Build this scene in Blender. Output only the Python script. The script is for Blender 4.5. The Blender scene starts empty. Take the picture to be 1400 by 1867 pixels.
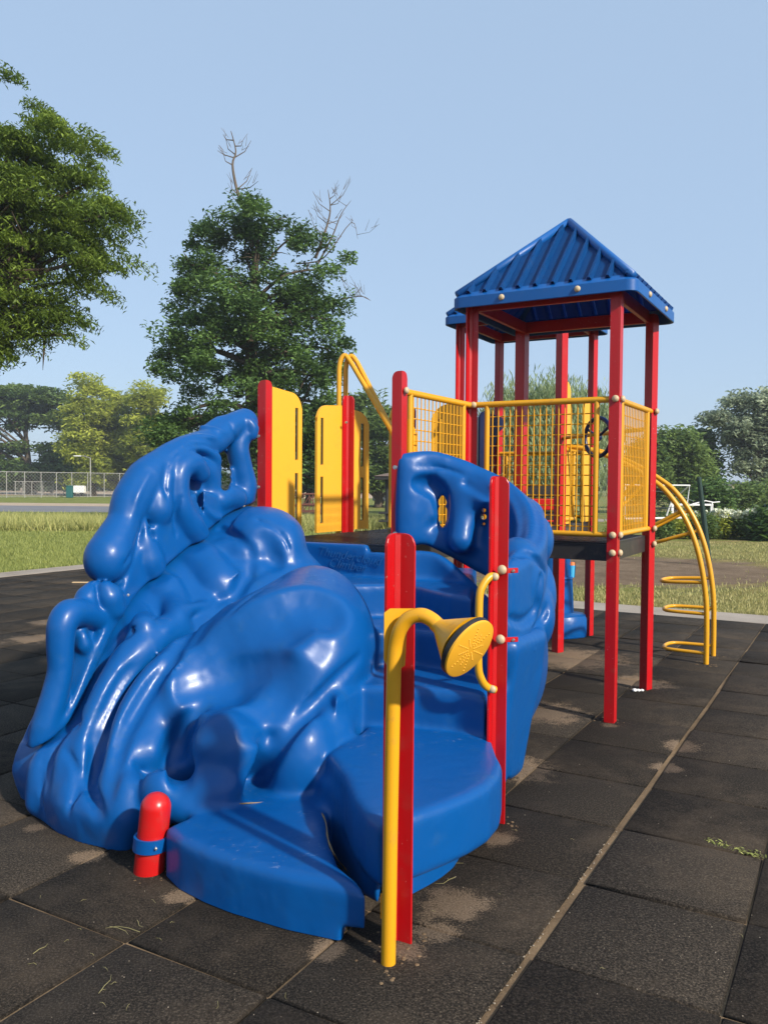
import bpy, bmesh, math, random
import numpy as np
from mathutils import Vector, Matrix
random.seed(7); RNG = np.random.default_rng(11)
S = bpy.context.scene
COL = S.collection
# ------------------------------------------------------------------ camera
FPX, HZ, ROLL, CAMH = 1535.0, 882.4, -0.008, 1.6
T = math.atan((933.5 - HZ) / FPX)
Rr, Uu, Ff = Vector((1, 0, 0)), Vector((0, math.sin(T), math.cos(T))), Vector((0, math.cos(T), -math.sin(T)))
c_, s_ = math.cos(ROLL), math.sin(ROLL)
Rp, Up = Rr * c_ - Uu * s_, Rr * s_ + Uu * c_
cam_d = bpy.data.cameras.new('camera'); cam = bpy.data.objects.new('camera', cam_d); COL.objects.link(cam)
cam.matrix_world = Matrix(((Rp.x, Up.x, -Ff.x, 0), (Rp.y, Up.y, -Ff.y, 0), (Rp.z, Up.z, -Ff.z, CAMH), (0, 0, 0, 1)))
cam_d.sensor_fit = 'HORIZONTAL'; cam_d.sensor_width = 36; cam_d.lens = FPX * 36 / 1400
cam_d.clip_start = 0.05; cam_d.clip_end = 3000
S.camera = cam
# ------------------------------------------------------------------ world, sun
SUN_EL, SUN_AZ = math.radians(32), math.radians(136)   # azimuth clockwise from +Y
sd = Vector((math.sin(SUN_AZ) * math.cos(SUN_EL), math.cos(SUN_AZ) * math.cos(SUN_EL), math.sin(SUN_EL)))
w = bpy.data.worlds.new('World'); S.world = w; w.use_nodes = True
nt = w.node_tree; bg = nt.nodes['Background']
sky = nt.nodes.new('ShaderNodeTexSky'); sky.sky_type = 'NISHITA'; sky.sun_disc = False
sky.sun_elevation = SUN_EL; sky.sun_rotation = SUN_AZ
sky.air_density = 1.0; sky.dust_density = 1.2; sky.ozone_density = 1.6; sky.altitude = 0
veil = nt.nodes.new('ShaderNodeMixRGB'); veil.inputs[0].default_value = .75   # summer haze evens the sky out
nt.links.new(sky.outputs[0], veil.inputs[1]); veil.inputs[2].default_value = (2.98, 4.02, 5.45, 1)
nt.links.new(veil.outputs[0], bg.inputs[0]); bg.inputs[1].default_value = 0.118
sl = bpy.data.lights.new('sun', 'SUN'); sl.energy = 4.9; sl.angle = math.radians(2.2); sl.color = (1, .92, .80)
so = bpy.data.objects.new('sun', sl); COL.objects.link(so)
so.rotation_euler = (-sd).to_track_quat('-Z', 'Y').to_euler()
S.view_settings.view_transform = 'Standard'; S.view_settings.look = 'None'
S.view_settings.exposure = 0.45; S.view_settings.gamma = 1.0

# ------------------------------------------------------------------ coordinates
def ray(px, py):
    return Rp * ((px - 700) / FPX) + Up * ((933.5 - py) / FPX) + Ff
def W(px, py, Y):
    d = ray(px, py); d = d * (Y / d.y); return Vector((d.x, d.y, d.z + CAMH))
def WK(px, py, Z): return W(px, py, Z * 1.033)
def Gz(px, py, z=0.0):
    d = ray(px, py); k = (z - CAMH) / d.z; return Vector((d.x * k, d.y * k, z))
TH = 0.5165
u_ = Vector((math.sin(TH), math.cos(TH), 0)); v_ = Vector((-math.cos(TH), math.sin(TH), 0))
A0 = Vector((1.5465, 5.6492, 0)); MOD = 1.0568; DECK = 1.215
def P(i, j, z=0.0): return A0 + u_ * (MOD * i) + v_ * (MOD * j) + Vector((0, 0, z))
def on_plane(px, py, pt, n):
    d = ray(px, py); o = Vector((0, 0, CAMH)); k = (pt - o).dot(n) / d.dot(n); return o + d * k

# ------------------------------------------------------------------ objects
def link(o, parent=None):
    COL.objects.link(o)
    if parent is not None:
        o.parent = parent
        o.matrix_parent_inverse = Matrix.Translation(-parent_loc(parent))
    return o
LOCS = {}
def parent_loc(p): return LOCS.get(p.name, Vector((0, 0, 0)))
def empty(name, loc, label, cat, group=None, kind=None):
    o = bpy.data.objects.new(name, None); COL.objects.link(o); o.location = loc
    LOCS[o.name] = Vector(loc); o.empty_display_size = .2
    tag(o, label, cat, group, kind); return o
def tag(o, label=None, cat=None, group=None, kind=None):
    if label: o['label'] = label
    if cat: o['category'] = cat
    if group: o['group'] = group
    if kind: o['kind'] = kind
    return o
def bm_obj(name, bm, mat, parent=None, smooth=False, angle=None):
    me = bpy.data.meshes.new(name); bmesh.ops.recalc_face_normals(bm, faces=bm.faces[:])
    bm.to_mesh(me); bm.free()
    if mat: me.materials.append(mat)
    if smooth:
        me.polygons.foreach_set('use_smooth', [True] * len(me.polygons))
        if angle: me.set_sharp_from_angle(angle=math.radians(angle))
    return link(bpy.data.objects.new(name, me), parent)
def np_obj(name, V, F, mat, parent=None, smooth=False, tone=None):
    me = bpy.data.meshes.new(name)
    V = np.asarray(V, dtype=np.float32); F = np.asarray(F, dtype=np.int32); n = F.shape[1]
    me.vertices.add(len(V)); me.vertices.foreach_set('co', V.ravel())
    me.loops.add(F.size); me.loops.foreach_set('vertex_index', F.ravel())
    me.polygons.add(len(F)); me.polygons.foreach_set('loop_start', np.arange(len(F), dtype=np.int32) * n)
    me.polygons.foreach_set('loop_total', np.full(len(F), n, dtype=np.int32))
    if smooth: me.polygons.foreach_set('use_smooth', np.ones(len(F), dtype=bool))
    if tone is not None:
        at = me.attributes.new('tone', 'FLOAT', 'FACE'); at.data.foreach_set('value', np.asarray(tone, dtype=np.float32))
    me.update(); me.validate()
    if mat: me.materials.append(mat)
    return link(bpy.data.objects.new(name, me), parent)

# geometry adders
def add_box(bm, c, size, ax=None, bevel=0.0):
    """box centred c, size along axes ax (3 unit vectors)"""
    ax = ax or (Vector((1, 0, 0)), Vector((0, 1, 0)), Vector((0, 0, 1)))
    c = Vector(c); vs = []
    for sx in (-.5, .5):
        for sy in (-.5, .5):
            for sz in (-.5, .5):
                vs.append(bm.verts.new(c + ax[0] * (sx * size[0]) + ax[1] * (sy * size[1]) + ax[2] * (sz * size[2])))
    fs = []
    for q in ((0, 1, 3, 2), (4, 6, 7, 5), (0, 4, 5, 1), (2, 3, 7, 6), (0, 2, 6, 4), (1, 5, 7, 3)):
        fs.append(bm.faces.new([vs[i] for i in q]))
    if bevel > 0:
        es = list({e for f in fs for e in f.edges})
        bmesh.ops.bevel(bm, geom=es, offset=bevel, segments=2, affect='EDGES', profile=.5)
def add_tube(bm, pts, r, seg=10, cap=True):
    pts = [Vector(p) for p in pts]; n = len(pts)
    rs = r if isinstance(r, (list, tuple)) else [r] * n
    rings = []; prev = None
    for i, p in enumerate(pts):
        d = (pts[min(i + 1, n - 1)] - pts[max(i - 1, 0)]).normalized()
        if prev is None:
            a = d.orthogonal().normalized()
        else:
            a = (prev - d * prev.dot(d))
            a = a.normalized() if a.length > 1e-6 else d.orthogonal().normalized()
        prev = a; b = d.cross(a)
        rings.append([bm.verts.new(p + (a * math.cos(2 * math.pi * k / seg) + b * math.sin(2 * math.pi * k / seg)) * rs[i]) for k in range(seg)])
    for i in range(n - 1):
        for k in range(seg):
            bm.faces.new((rings[i][k], rings[i][(k + 1) % seg], rings[i + 1][(k + 1) % seg], rings[i + 1][k]))
    if cap:
        bm.faces.new(rings[0][::-1]); bm.faces.new(rings[-1])
def spline(pts, n=8):
    pts = [Vector(p) for p in pts]; out = []
    for i in range(len(pts) - 1):
        p0, p1, p2, p3 = pts[max(i - 1, 0)], pts[i], pts[i + 1], pts[min(i + 2, len(pts) - 1)]
        for k in range(n):
            t = k / n
            out.append(.5 * ((2 * p1) + (p2 - p0) * t + (2 * p0 - 5 * p1 + 4 * p2 - p3) * t * t + (3 * p1 - p0 - 3 * p2 + p3) * t ** 3))
    out.append(pts[-1]); return out
def add_prism(bm, poly, off):
    """poly: list of 3D points (planar), extruded by vector off"""
    off = Vector(off); a = [bm.verts.new(Vector(p)) for p in poly]; b = [bm.verts.new(Vector(p) + off) for p in poly]
    bm.faces.new(a); bm.faces.new(b[::-1]); n = len(a)
    for i in range(n): bm.faces.new((a[i], a[(i + 1) % n], b[(i + 1) % n], b[i]))
def add_ball(bm, c, r, seg=12, squash=None, axis=None):
    m = Matrix.Translation(Vector(c))
    if axis is not None:
        m = m @ Vector(axis).normalized().to_track_quat('Z', 'Y').to_matrix().to_4x4()
    m = m @ Matrix.Diagonal((r, r, r * (squash or 1), 1))
    bmesh.ops.create_uvsphere(bm, u_segments=seg, v_segments=max(6, seg // 2 + 2), radius=1, matrix=m)

# ------------------------------------------------------------------ materials
def mat_new(name):
    m = bpy.data.materials.new(name); m.use_nodes = True
    return m, m.node_tree, m.node_tree.nodes['Principled BSDF']
def N(nt, t, **kw):
    n = nt.nodes.new('ShaderNode' + t)
    for k, v in kw.items(): setattr(n, k, v)
    return n
def noise(nt, vec, scale, detail=4, rough=.55, dist=0):
    n = N(nt, 'TexNoise'); n.inputs['Scale'].default_value = scale; n.inputs['Detail'].default_value = detail
    n.inputs['Roughness'].default_value = rough; n.inputs['Distortion'].default_value = dist
    nt.links.new(vec, n.inputs['Vector']); return n.outputs['Fac']
def ramp(nt, fac, stops):
    r = N(nt, 'ValToRGB'); e = r.color_ramp.elements
    while len(e) < len(stops): e.new(.5)
    for i, (p, c) in enumerate(stops):
        e[i].position = p; e[i].color = (*c, 1) if len(c) == 3 else c
    nt.links.new(fac, r.inputs[0]); return r.outputs[0]
def mix(nt, fac, a, b, mode='MIX'):
    m = N(nt, 'MixRGB', blend_type=mode)
    for i, x in enumerate((fac, a, b)):
        if isinstance(x, (float, int)): m.inputs[i].default_value = x
        elif isinstance(x, tuple): m.inputs[i].default_value = (*x, 1)
        else: nt.links.new(x, m.inputs[i])
    return m.outputs[0]
def math_(nt, op, a, b=0.0, c=0.0, clamp=False):
    m = N(nt, 'Math', operation=op, use_clamp=clamp)
    for i, x in enumerate((a, b, c)):
        if isinstance(x, (float, int)): m.inputs[i].default_value = x
        else: nt.links.new(x, m.inputs[i])
    return m.outputs[0]
def bump(nt, h, strength, dist=.01):
    b = N(nt, 'Bump'); b.inputs['Strength'].default_value = strength; b.inputs['Distance'].default_value = dist
    nt.links.new(h, b.inputs['Height']); return b.outputs[0]
def pos(nt):
    return N(nt, 'NewGeometry').outputs['Position']
def L(nt, a, b): nt.links.new(a, b)

def paint(name, col, rough=.35, dirt=(.10, .07, .045), amt=.25, chips=None, coat=0.0, var=.12, scuff=None):
    m, t, b = mat_new(name); p = pos(t)
    n1 = noise(t, p, 3.0, 5); n2 = noise(t, p, 60, 3)
    c = mix(t, math_(t, 'MULTIPLY', n1, var * 2), col, tuple(x * .72 for x in col))
    msk = ramp(t, noise(t, p, 9, 6, .7), [(.56, (0, 0, 0)), (.72, (1, 1, 1))])
    c = mix(t, math_(t, 'MULTIPLY', msk, amt), c, dirt)
    if scuff:
        sc = N(t, 'TexNoise'); sc.inputs['Scale'].default_value = 22; sc.inputs['Detail'].default_value = 8; sc.inputs['Roughness'].default_value = .75; sc.inputs['Distortion'].default_value = 1.5
        L(t, p, sc.inputs['Vector'])
        s2 = ramp(t, sc.outputs['Fac'], [(.60, (0, 0, 0)), (.66, (1, 1, 1))])
        gn = N(t, 'NewGeometry'); sx = N(t, 'SeparateXYZ'); L(t, gn.outputs['Normal'], sx.inputs[0])
        s3 = math_(t, 'MULTIPLY', ramp(t, noise(t, p, 3.2, 3), [(.46, (.06, .06, .06)), (.58, (1, 1, 1))]), ramp(t, sx.outputs[2], [(.80, (.05, .05, .05)), (.95, (1, 1, 1))]))
        c = mix(t, math_(t, 'MULTIPLY', math_(t, 'MULTIPLY', s2, s3), .55), c, scuff)
    if chips:
        cm = math_(t, 'MULTIPLY', ramp(t, noise(t, p, 75, 2, .5), [(.715, (0, 0, 0)), (.735, (1, 1, 1))]), ramp(t, noise(t, p, 5, 3), [(.48, (0, 0, 0)), (.56, (1, 1, 1))]))
        c = mix(t, math_(t, 'MULTIPLY', cm, .7), c, chips)
    L(t, c, b.inputs['Base Color'])
    r = math_(t, 'ADD', math_(t, 'MULTIPLY', n1, .25), rough - .12)
    L(t, math_(t, 'ADD', r, math_(t, 'MULTIPLY', msk, .2)), b.inputs['Roughness'])
    L(t, bump(t, n2, .06, .002), b.inputs['Normal'])
    b.inputs['Coat Weight'].default_value = coat; b.inputs['Coat Roughness'].default_value = .22
    return m
M = {}
M['red'] = paint('red_paint', (.43, .003, .006), .36, var=.2, amt=.22, chips=(.55, .30, .26))
M['red2'] = paint('red_bollard_plastic', (.48, .008, .008), .32)
M['yellow'] = paint('yellow_paint', (.64, .31, .010), .36, dirt=(.3, .14, .03), amt=.4, chips=(.28, .14, .05))
M['panel'] = paint('yellow_plastic_sheet', (.74, .37, .022), .5, dirt=(.5, .25, .03), amt=.25)
M['panel_edge'] = paint('dark_sheet_edge', (.02, .02, .02), .5)
M['cap'] = paint('beige_cap_plastic', (.48, .36, .22), .5, dirt=(.25, .17, .1), amt=.5)
M['steel'] = paint('bolt_steel', (.5, .5, .5), .35); M['steel'].node_tree.nodes['Principled BSDF'].inputs['Metallic'].default_value = .9
M['deck'] = paint('dark_deck_coating', (.030, .028, .028), .35, dirt=(.12, .085, .06), amt=.7)
M['black'] = paint('black_rubber', (.012, .012, .014), .45)
M['roof'] = paint('roof_blue_plastic', (.0003, .080, .30), .45, dirt=(.05, .12, .3), amt=.2)
M['navy'] = paint('navy_plastic', (.004, .012, .06), .35)
M['blue'] = paint('moulded_blue_plastic', (.0002, .070, .265), .40, dirt=(.01, .07, .17), amt=.3, coat=.14, var=.18, scuff=(.28, .34, .46))
# soft large waviness of rotomoulded plastic
def blue_extra():
    t = M['blue'].node_tree; b = t.nodes['Principled BSDF']; p = pos(t)
    n = noise(t, p, 7, 2); n2 = noise(t, p, 90, 3)
    h = math_(t, 'ADD', math_(t, 'MULTIPLY', n, 1.0), math_(t, 'MULTIPLY', n2, .04))
    for l in list(b.inputs['Normal'].links): t.links.remove(l)
    L(t, bump(t, h, .35, .02), b.inputs['Normal']); b.inputs['Specular IOR Level'].default_value = .26
blue_extra()
M['letter'] = paint('lettering_blue', (.004, .085, .27), .6)
M['concrete'] = None

def ground_mat(name, stops, scale=.4, fine=25, rough=.95, bs=.6, bd=.03):
    m, t, b = mat_new(name); p = pos(t)
    n = noise(t, p, scale, 8, .65); n2 = noise(t, p, fine, 6, .7)
    f = math_(t, 'ADD', math_(t, 'MULTIPLY', n, .6), math_(t, 'MULTIPLY', n2, .4))
    L(t, ramp(t, f, stops), b.inputs['Base Color']); b.inputs['Roughness'].default_value = rough
    b.inputs['Specular IOR Level'].default_value = .15
    L(t, bump(t, n2, bs, bd), b.inputs['Normal']); return m
M['concrete'] = ground_mat('concrete', [(.3, (.20, .17, .14)), (.5, (.30, .26, .22)), (.7, (.38, .33, .28))], 1.2, 60, bs=.25, bd=.01)
M['sand'] = ground_mat('sand_bed', [(.3, (.05, .035, .022)), (.5, (.16, .11, .065)), (.7, (.30, .21, .12))], 3, 160, bs=.5, bd=.01)
M['asphalt'] = ground_mat('grey_asphalt', [(.3, (.13, .13, .14)), (.6, (.19, .19, .20))], .5, 30, bs=.1)
M['shoulder'] = ground_mat('gravel_shoulder', [(.3, (.30, .22, .15)), (.6, (.42, .33, .24))], .8, 30, bs=.2)

def lawn_mat():
    m, t, b = mat_new('mown_lawn'); p = pos(t)
    big = noise(t, p, .22, 5, .6); mid = noise(t, p, 1.6, 6, .7, .4); fine = noise(t, p, 30, 6, .8)
    mp = N(t, 'Mapping'); mp.inputs['Rotation'].default_value = (0, 0, -TH); L(t, p, mp.inputs['Vector'])
    mp2 = N(t, 'Mapping'); mp2.inputs['Scale'].default_value = (.25, 2.2, 1); L(t, mp.outputs[0], mp2.inputs['Vector'])
    streak = noise(t, mp2.outputs[0], 1.1, 5, .65)
    f = math_(t, 'ADD', math_(t, 'MULTIPLY', mid, .45), math_(t, 'MULTIPLY', fine, .55))
    g = ramp(t, f, [(.30, (.05, .07, .015)), (.5, (.15, .18, .040)), (.66, (.32, .32, .10))])
    d = ramp(t, f, [(.30, (.07, .048, .032)), (.5, (.19, .135, .090)), (.7, (.32, .24, .165))])
    dry = ramp(t, f, [(.30, (.10, .085, .03)), (.55, (.28, .22, .09)), (.7, (.42, .33, .15))])
    # worn dirt oval to the right behind the towers
    sp = N(t, 'SeparateXYZ'); L(t, p, sp.inputs[0])
    dx = math_(t, 'DIVIDE', math_(t, 'SUBTRACT', sp.outputs[0], 4.2), 4.6)
    dy = math_(t, 'DIVIDE', math_(t, 'SUBTRACT', sp.outputs[1], 16.6), 3.4)
    r = math_(t, 'SQRT', math_(t, 'ADD', math_(t, 'MULTIPLY', dx, dx), math_(t, 'MULTIPLY', dy, dy)))
    r = math_(t, 'ADD', r, math_(t, 'MULTIPLY', math_(t, 'SUBTRACT', streak, .5), 1.6))
    dm = ramp(t, r, [(.78, (1, 1, 1)), (1.05, (0, 0, 0))])
    drym = ramp(t, math_(t, 'ADD', math_(t, 'MULTIPLY', streak, .6), math_(t, 'MULTIPLY', big, .4)), [(.46, (0, 0, 0)), (.58, (1, 1, 1))])
    # drier lawn on the right side
    rx = ramp(t, math_(t, 'MULTIPLY_ADD', sp.outputs[0], .08, .4), [(.1, (.15, .15, .15)), (.7, (1, 1, 1))])
    c = mix(t, math_(t, 'MULTIPLY', drym, rx), g, dry)
    c = mix(t, dm, c, d)
    L(t, c, b.inputs['Base Color']); b.inputs['Roughness'].default_value = 1; b.inputs['Specular IOR Level'].default_value = .1
    L(t, bump(t, math_(t, 'ADD', fine, math_(t, 'MULTIPLY', mid, 1.5)), .9, .05), b.inputs['Normal'])
    return m
M['lawn'] = lawn_mat()

def rubber_mat():
    m, t, b = mat_new('rubber_tile'); p = pos(t)
    at = N(t, 'Attribute'); at.attribute_name = 'tone'
    g1 = noise(t, p, 330, 3, .8); g2 = noise(t, p, 120, 4, .8); big = noise(t, p, .9, 6, .65, .5); mid = noise(t, p, 7, 6, .7)
    base = ramp(t, g2, [(.36, (.007, .006, .005)), (.52, (.030, .025, .020)), (.66, (.10, .08, .06))])
    spk = ramp(t, g1, [(.66, (0, 0, 0)), (.74, (1, 1, 1))])
    base = mix(t, math_(t, 'MULTIPLY', spk, .55), base, (.28, .23, .18))
    base = mix(t, 1.0, base, at.outputs['Fac'], 'MULTIPLY')
    # tracked-in sand: patches with their own shape and place
    sp = None
    for (px, py, rx) in ((830, 1650, .20), (790, 1700, .12), (905, 1530, .12), (1165, 1245, .35), (1040, 1200, .7), (940, 1400, .32), (1245, 1362, .16), (1215, 1400, .12), (60, 1165, .36), (90, 1135, .3), (990, 1300, .4), (600, 1735, .10), (330, 1635, .09), (740, 1735, .09), (160, 1560, .10), (60, 1510, .08), (1110, 1322, .08), (1020, 1195, .15)):
        g = Gz(px, py)
        d = N(t, 'VectorMath', operation='DISTANCE'); L(t, p, d.inputs[0]); d.inputs[1].default_value = g
        q = math_(t, 'SUBTRACT', 1.0, math_(t, 'DIVIDE', d.outputs['Value'], rx * 1.25), clamp=True)
        sp = q if sp is None else math_(t, 'MAXIMUM', sp, q)
    f = math_(t, 'ADD', math_(t, 'MULTIPLY', sp, 1.0), math_(t, 'MULTIPLY', math_(t, 'SUBTRACT', mid, .5), 1.3))
    f = math_(t, 'ADD', f, math_(t, 'MULTIPLY', math_(t, 'SUBTRACT', g2, .5), 1.2))
    sm = ramp(t, f, [(.40, (0, 0, 0)), (.66, (1, 1, 1))])
    dust = ramp(t, math_(t, 'ADD', math_(t, 'MULTIPLY', big, .7), math_(t, 'MULTIPLY', mid, .3)), [(.48, (0, 0, 0)), (.68, (1, 1, 1))])
    c = mix(t, math_(t, 'MULTIPLY', dust, .42), base, (.13, .098, .07))
    sc = ramp(t, g2, [(.3, (.09, .062, .04)), (.6, (.24, .175, .12))])
    c = mix(t, math_(t, 'MULTIPLY', sm, .75), c, sc)
    L(t, c, b.inputs['Base Color']); b.inputs['Roughness'].default_value = .9; b.inputs['Specular IOR Level'].default_value = .12
    L(t, bump(t, math_(t, 'ADD', g1, g2), .7, .006), b.inputs['Normal'])
    return m
M['rubber'] = rubber_mat()

def leaf_mat(name, dark, light, trans=.35):
    m, t, b = mat_new(name)
    at = N(t, 'Attribute'); at.attribute_name = 'tone'
    c = ramp(t, at.outputs['Fac'], [(0, dark), (1, light)])
    L(t, c, b.inputs['Base Color']); b.inputs['Roughness'].default_value = .55; b.inputs['Specular IOR Level'].default_value = .3
    tr = N(t, 'BsdfTranslucent'); L(t, mix(t, .5, c, tuple(x * 1.3 for x in light)), tr.inputs[0])
    ms = N(t, 'MixShader'); ms.inputs[0].default_value = trans
    out = t.nodes['Material Output']; L(t, b.outputs[0], ms.inputs[1]); L(t, tr.outputs[0], ms.inputs[2]); L(t, ms.outputs[0], out.inputs[0])
    return m
M['bark'] = ground_mat('bark', [(.3, (.035, .026, .018)), (.6, (.11, .085, .062))], 2, 25, bs=.8, bd=.03)
M['deadwood'] = ground_mat('dead_wood', [(.3, (.06, .05, .04)), (.6, (.15, .12, .095))], 2, 25, bs=.5)

#SETTING
# ------------------------------------------------------------------ setting
def sheet(name, pts, z, mat, label=None):
    bm = bmesh.new(); bm.faces.new([bm.verts.new((p[0], p[1], z)) for p in pts])
    o = bm_obj(name, bm, mat); o['kind'] = 'structure'; return o
# gently varied ground sheet to the horizon
sheet('ground', [(-900, -60), (900, -60), (900, 1800), (-900, 1800)], -.030, M['lawn'])
TO = Vector((1.1087, 3.88, 0)); TS = .619
UE, VE = 11, 18.5
def tp(i, j, z=0): return TO + u_ * (TS * i) + v_ * (TS * j) + Vector((0, 0, z))
sb = [tp(-12, -16), tp(UE, -16), tp(UE, VE), tp(-12, VE)]
sheet('sand_bed', sb, -.0085, M['sand'])
def rubber():
    V, F, tone = [], [], []
    for i in range(-12, UE):
        for j in range(-16, 19):
            rr = random.Random(i * 131 + j * 17)
            wide = .018 if (j == -1 and i < 5) else (.012 if (j == 0 and i < 5) else 0)
            g = .004 + rr.random() * .007
            a0, a1 = i + g, i + 1 - g
            b0, b1 = j + g, min(j + 1, VE) - g
            if j == -1: b1 -= (.018 + .012 * rr.random()) * (1 if i < 6 else .2)
            if j == 0: b0 += (.006 + .014 * rr.random()) * (1 if i < 6 else .2)
            base = len(V); cz = [rr.uniform(-.0025, .004) for _ in range(4)]
            if rr.random() < .3: cz[rr.randrange(4)] += rr.uniform(.005, .012)
            rot = rr.uniform(-.006, .006); ca, cb = (a0 + a1) / 2, (b0 + b1) / 2
            cs = [(a0, b0), (a1, b0), (a1, b1), (a0, b1)]
            cs = [(ca + (a - ca) - rot * (b - cb), cb + (b - cb) + rot * (a - ca)) for a, b in cs]
            for ins, dz in ((0, -.03), (0, -.006), (.010, 0)):
                for k, (a, b) in enumerate(cs):
                    aa = a + (ca - a) / abs(ca - a) * ins; bb = b + (cb - b) / abs(cb - b) * ins
                    V.append(tp(aa, bb, dz + cz[k]))
            tn = rr.uniform(.68, 1.25)
            F.append([base + 8 + k for k in range(4)]); tone.append(tn)
            for lv in (0, 4):
                for k in range(4):
                    F.append([base + lv + k, base + lv + (k + 1) % 4, base + lv + 4 + (k + 1) % 4, base + lv + 4 + k]); tone.append(tn * .7)
    o = np_obj('rubber_paving', [tuple(x) for x in V], F, M['rubber'], tone=tone); o['kind'] = 'structure'
rubber()
def strip(name, a, b, wd, z, h, mat):
    """strip from a to b, width vector wd"""
    bm = bmesh.new(); wd = Vector(wd)
    add_prism(bm, [a + Vector((0, 0, z - h)), b + Vector((0, 0, z - h)), b + wd + Vector((0, 0, z - h)), a + wd + Vector((0, 0, z - h))], (0, 0, h))
    o = bm_obj(name, bm, mat); o['kind'] = 'structure'; return o
strip('path', tp(UE, -40) + u_ * .01, tp(UE, VE + 1), u_ * .68, .002, .06, M['concrete'])
strip('kerb_strip', tp(-14, VE) + v_ * .01, tp(UE, VE) + v_ * .01, v_ * .6, .004, .06, M['concrete'])
def band(name, pts, z, mat):
    o = sheet(name, pts, z, mat); return o
# road across on the left, with a pale shoulder behind it
g = lambda px, Y: W(px, 900, Y)
band('road', [(-70, 43, 0), (g(480, 45).x, 45, 0), (g(480, 55).x, 55, 0), (-70, 58, 0)], -.024, M['asphalt'])
band('road_shoulder', [(-70, 58.02, 0), (g(480, 55).x, 55.02, 0), (g(480, 62).x, 62, 0), (-70, 65, 0)], -.023, M['shoulder'])
band('parking_lot', [(-120, 95, 0), (2, 95, 0), (10, 150, 0), (-120, 150, 0)], -.022, M['shoulder'])
band('far_path', [(-1.5, 38, 0), (14, 38, 0), (14, 41, 0), (-1.5, 41, 0)], -.021, M['concrete'])
# distant wooded hill
bm = bmesh.new(); xs = np.linspace(-900, 900, 120); prev = None
for x in xs:
    h = 26 + 9 * math.sin(x * .006 + 1) + 5 * math.sin(x * .021) - 4
    a, b2 = bm.verts.new((x, 1150, -1)), bm.verts.new((x, 1350 + 30 * math.sin(x * .01), h))
    if prev: bm.faces.new((prev[0], a, b2, prev[1]))
    prev = (a, b2)
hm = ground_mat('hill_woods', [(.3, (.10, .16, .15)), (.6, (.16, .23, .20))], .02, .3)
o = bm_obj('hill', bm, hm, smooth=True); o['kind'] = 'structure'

#PLAY
# ------------------------------------------------------------------ playground structure
PS = empty('play_structure', P(0, 1), 'red, yellow and blue playground climbing structure with moulded blue steps and roofed towers', 'play structure')
FL = .070; FT = .010
def post(base, h, ang=0.0, kind='convex', label=None, L1=FL, r=.042, z0=0.0):
    """angle-section post, plates along two directions; convex corner faces the camera, concave opens to it"""
    bm = bmesh.new(); R_ = Matrix.Rotation(ang, 3, 'Z')
    if kind == 'convex': a, b = R_ @ u_, R_ @ v_; c0 = Vector(base) - a * (L1 * .4) - b * (L1 * .4)
    else: a, b = R_ @ -u_, R_ @ -v_; c0 = Vector(base) - a * (L1 * .4) - b * (L1 * .4)
    def plate(c, d, th, s0):
        pl = [(s0, z0), (L1, z0), (L1, h - r)] + [(L1 - r + r * math.cos(t), h - r + r * math.sin(t)) for t in (.3, .6, .9, 1.2, 1.5708)] + [(s0, h)]
        add_prism(bm, [c + d * s + Vector((0, 0, z)) for s, z in pl], th)
    plate(c0, a, b * FT, 0)
    plate(c0, b, a * FT, FT)
    # chamfer web in the corner
    add_prism(bm, [c0 + a * (FT) + b * (FT) + Vector((0, 0, z0)), c0 + a * (FT + .016) + b * FT + Vector((0, 0, z0)), c0 + a * FT + b * (FT + .016) + Vector((0, 0, z0))], (0, 0, h - z0 - .004))
    es = [e for e in bm.edges if abs((e.verts[0].co - e.verts[1].co).normalized().z) > .9]
    bmesh.ops.bevel(bm, geom=es, offset=.0015, segments=1, affect='EDGES')
    o = bm_obj('post', bm, M['red'], PS)
    if label: o['label'] = label
    return o
def caps(parent, pts, r=.024, axis=None, name='bolt_cap'):
    for p, ax in pts:
        bm = bmesh.new(); add_ball(bm, p, r, 14, .75, ax); bm_obj(name, bm, M['cap'], parent, smooth=True)
def steel_bolt(parent, p, ax, r=.012):
    bm = bmesh.new(); ax = Vector(ax).normalized()
    add_tube(bm, [Vector(p), Vector(p) + ax * .012], r, 12); add_tube(bm, [Vector(p) + ax * .0121, Vector(p) + ax * .020], r * .55, 6)
    bm_obj('bolt', bm, M['steel'], parent, smooth=True, angle=40)
TOPZ = 2.93; TOP2 = 3.26; LOWZ = 2.30
posts = {}
def dn(i, j): return P(i, j)
posts['A'] = post(P(0, 0), TOPZ); posts['B'] = post(P(1, 0), TOPZ, -.42); posts['E'] = post(P(0, 1), TOPZ, 0, 'concave')
posts['F'] = post(P(1, 1), TOPZ, -.1, L1=.085)
posts['C'] = post(P(2, 1), TOP2, -.45, L1=.08); posts['D'] = post(P(3, 1), TOP2, -.35)
posts['G'] = post(P(2, 2), TOP2, 0, 'concave'); posts['H'] = post(P(3, 2), TOP2, -.3)
P3 = W(728, 880, P(-1, 1).y); P3.z = 0; P5 = W(483, 880, P(-1, 2).y); P5.z = 0
p3 = post(P3, LOWZ); p5 = post(P5, LOWZ, label='short red post with round top where the blue wall ends'); p02 = post(P(0, 2), LOWZ, 0, 'concave')
posts['I'] = post(P(1, 2), LOWZ, 0, 'concave')
B1 = Gz(722, 1722); B2 = Gz(901, 1503)
p1 = post(B1, W(730, 973, B1.y).z, 0, 'concave', 'short red post at the foot of the blue steps', L1=.078)
p2 = post(B2, W(912, 868, B2.y).z, .06, 'concave', 'short red post beside the second blue step', L1=.072)
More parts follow.
